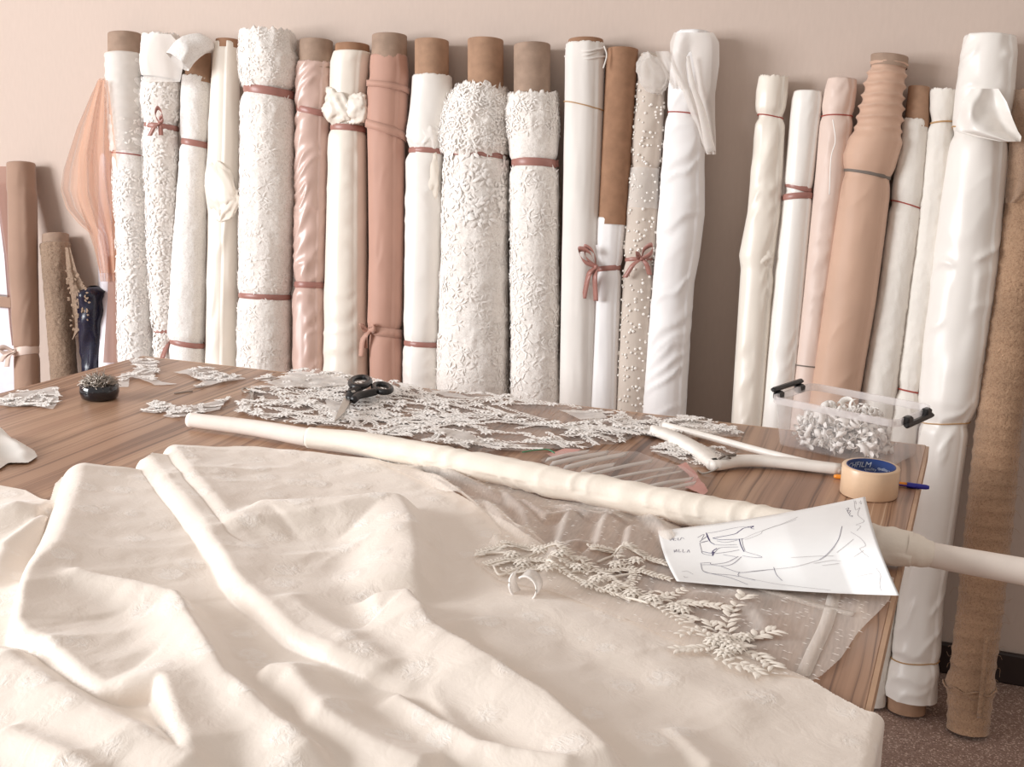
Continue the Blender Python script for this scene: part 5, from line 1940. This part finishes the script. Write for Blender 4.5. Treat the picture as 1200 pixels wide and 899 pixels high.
ri = r_ * .818
view_a = math.atan2(c[1], c[0])          # towards the back of the ring as seen from the camera
b = MB()
for body, size, ang, z, sk in (('CHFILM', .0135, 1.22, .0355, .2), ('quality', .0075, .28, .030, 0), ('quality tape', .0075, -.28, .0335, 0)):
    V, Fs = text_mesh(body, size)
    x, y = V[:, 0] + sk * V[:, 1], V[:, 1]
    a = view_a + ang - x / ri
    b.add(np.stack([c[0] + ri * np.cos(a), c[1] + ri * np.sin(a), TZ + z + y], 1), Fs)
b.build('white_lettering', M['letter'], tr_, smooth=False, label='white lettering inside the core')

# ------------------------------------------------------------------ pen
pa_, pb = atz(977, 558, TZ + .0045), atz(1089, 571.5, TZ + .0045)
pn = thing('ballpoint_pen', 'orange ballpoint pen with a blue cap behind the tape roll', 'pen', tuple(pa_))
dv = pb - pa_
mk('barrel', *tube([pa_, pa_ + dv * .03, pa_ + dv * .8], [.0022, .004, .004], 10), M['orange'], pn)
mk('cap', *tube([pa_ + dv * .77, pa_ + dv * .79, pa_ + dv * .97, pb], [.0049, .005, .0042, .0028], 12), M['blue'], pn, label='blue cap')
q = np.cross(dv / np.linalg.norm(dv), [0, 0, 1.0]) * .0058
mk('clip', *tube([pa_ + dv * .66 + q * .9, pa_ + dv * .8 + q, pa_ + dv * .86 + q], .0014, 6), M['blue'], pn, label='blue cap clip')

# ------------------------------------------------------------------ sketch sheet
def paper_px(u, v):
    """u along the long side, v from far edge to near edge"""
    top = np.array([771, 622]) * (1 - u) + np.array([1014, 582]) * u + np.array([0, 3.5]) * math.sin(math.pi * u)
    bot = np.array([793, 681]) * (1 - u) + np.array([1054, 697]) * u + np.array([0, 3.0]) * math.sin(math.pi * u * .9)
    q = top * (1 - v) + bot * v
    q = q + np.array([-3.0, 1.0]) * math.sin(math.pi * v) * (1 - u) - np.array([4.0, 0]) * math.sin(math.pi * v) * u ** 4
    return q


def paper_z(u, v):
    far = np.interp(u, [0, .2, .4, .6, .8, 1], [.008, .021, .036, .050, .058, .062])
    near = np.interp(u, [0, .5, .8, 1], [.008, .008, .012, .03])
    mid = np.interp(u, [0, .35, .6, 1], [0, .006, .014, .024]) * math.sin(math.pi * v) * 1.05
    return TZ + .003 + far * (1 - sm(v)) + near * sm(v) + mid


def paper_pt(u, v, lift=0.0):
    q = paper_px(u, v)
    return atz(q[0], q[1], paper_z(u, v) + lift)


NU, NVp = 60, 26
top = np.array([[paper_pt(i / (NU - 1), j / (NVp - 1)) for j in range(NVp)] for i in range(NU)])
und = top - np.array([0, 0, .0004])
Vp = np.concatenate([top.reshape(-1, 3), und.reshape(-1, 3)])
Fp = gridF(NU, NVp)
F2 = Fp[:, ::-1] + NU * NVp
rim = []
bd = [(i, 0) for i in range(NU)] + [(NU - 1, j) for j in range(1, NVp)] + [(i, NVp - 1) for i in range(NU - 2, -1, -1)] + [(0, j) for j in range(NVp - 2, 0, -1)]
ids = [i * NVp + j for i, j in bd]
for k_ in range(len(ids)):
    a_, b2 = ids[k_], ids[(k_ + 1) % len(ids)]
    rim.append((a_, b2, b2 + NU * NVp, a_ + NU * NVp))
sk_ = thing('sketch_sheet', 'sheet of white paper with a pen sketch of a wedding dress', 'paper', tuple(top[10, 13]))
mk('sheet', Vp, np.concatenate([Fp, F2, np.array(rim)]), M['paper'], sk_)

# pen strokes: image-plane points turned into positions on the sheet
GU, GV = np.meshgrid(np.linspace(0, 1, 121), np.linspace(0, 1, 61), indexing='ij')
GP = np.array([[paper_px(u, v) for v in np.linspace(0, 1, 61)] for u in np.linspace(0, 1, 121)])


def uv_of(x, y):
    d = (GP[..., 0] - x) ** 2 + (GP[..., 1] - y) ** 2
    i = np.unravel_index(np.argmin(d), d.shape)
    u, v = GU[i], GV[i]
    for _ in range(6):
        q = paper_px(u, v)
        J = np.stack([(paper_px(u + 1e-3, v) - q) / 1e-3, (paper_px(u, v + 1e-3) - q) / 1e-3], 1)
        du = np.linalg.solve(J, np.array([x, y]) - q)
        u, v = u + du[0], v + du[1]
    return min(max(u, .004), .996), min(max(v, .006), .994)


def strokes(name, mat, wid, lines, label):
    b = MB()
    for ln in lines:
        uv = np.array([uv_of(x, y) for x, y in ln])
        c_ = spline(uv, max(6, 5 * len(uv)))
        P = np.array([paper_pt(min(max(u, .003), .997), min(max(v, .004), .996), .0003) for u, v in c_])
        T = np.gradient(P, axis=0)
        sd_ = np.cross(T, [0, 0, 1.0])
        sd_ = sd_ / (np.linalg.norm(sd_, axis=1)[:, None] + 1e-9) * wid / 2
        b.add(np.stack([P - sd_, P + sd_], 1).reshape(-1, 3), gridF(len(P), 2))
    b.build(name, mat, sk_, kind='stuff', label=label)


A = lambda *q: [(760 + x / 8, 580 + y / 8) for x, y in q]
B6 = lambda *q: [(880 + x / 5.995, 570 + y / 5.993) for x, y in q]
strokes('ink_lines', M['ink'], .0013, [
    A((985, 300), (900, 310), (850, 340), (800, 368), (600, 405)), A((540, 355), (555, 400), (580, 440), (620, 465)), A((505, 530), (580, 545), (615, 535), (600, 570)),
    A((850, 412), (865, 470), (895, 532)), A((930, 300), (985, 292), (960, 310), (990, 320)), A((855, 415), (890, 410)), A((600, 405), (680, 420), (740, 418), (850, 415)), A((545, 365), (575, 430)), A((640, 500), (600, 530), (602, 572))], 'violet ink lines of the bodice')
strokes('ink_lines', M['ink_thin'], .0008, [
    A((545, 360), (640, 345), (830, 305), (985, 295)), A((620, 465), (700, 470), (830, 465)), A((460, 400), (520, 370), (500, 420), (560, 380), (480, 440), (560, 430), (490, 450)), A((480, 450), (495, 510), (510, 550), (600, 570)),
    A((620, 540), (660, 500), (740, 490), (840, 488)), A((620, 550), (740, 535), (850, 515)), A((875, 412), (885, 470), (905, 525)), A((900, 530), (1060, 580), (980, 585), (880, 570)), A((640, 430), (720, 445), (830, 425)),
    A((480, 640), (575, 635), (590, 650), (720, 635), (800, 600), (840, 575)), A((500, 655), (590, 655), (680, 665), (780, 650), (870, 580)), A((490, 645), (510, 710), (580, 735), (760, 750), (850, 765)), A((680, 670), (850, 725), (1000, 712), (1180, 695)),
    A((510, 715), (600, 740), (760, 775), (930, 840)), A((850, 725), (850, 760), (1000, 800)), A((700, 560), (820, 580)),
    B6((160, 568), (180, 620), (220, 662)), B6((640, 280), (620, 360), (585, 420), (530, 480), (480, 515)), B6((665, 160), (688, 152), (680, 172), (700, 170), (690, 186)), B6((672, 165), (690, 195), (700, 190)), B6((690, 200), (700, 210), (712, 205), (712, 215)),
    A((195, 405), (205, 428), (225, 402), (228, 425)), A((240, 400), (238, 428), (262, 425)), A((250, 412), (262, 410)), A((278, 402), (276, 424), (298, 420), (310, 400), (335, 412)),
    A((240, 515), (245, 538), (262, 512), (266, 536)), A((285, 510), (285, 536), (305, 532)), A((322, 510), (322, 538), (345, 534)), A((360, 540), (375, 515), (385, 540))], 'thin ink lines of the skirt and notes')
strokes('pencil_lines', M['ink_pale'], .0006, [
    A((890, 410), (1000, 360), (1190, 290)) + B6((200, 270), (330, 215)), A((905, 420), (1050, 365)) + B6((100, 305), (320, 232)), B6((0, 600), (150, 582), (300, 565), (480, 515)), B6((0, 650), (150, 680), (300, 700), (560, 730)),
    B6((725, 100), (735, 165), (765, 150), (750, 200), (795, 245), (740, 270), (770, 280), (745, 310)), B6((735, 100), (740, 125)), B6((770, 100), (775, 125), (760, 110)), B6((700, 320), (770, 365), (805, 415), (765, 440), (830, 500)),
    B6((880, 575), (910, 620), (905, 680), (915, 730), (942, 735)), B6((600, 465), (660, 420), (720, 370)), B6((740, 635), (800, 620), (860, 610)), B6((440, 540), (560, 520), (630, 525)), B6((500, 555), (620, 540)), B6((280, 500), (450, 490), (580, 488)), B6((720, 495), (790, 450)),
    A((310, 720), (360, 715), (420, 745)), A((330, 760), (345, 775), (370, 770))], 'faint pencil lines')
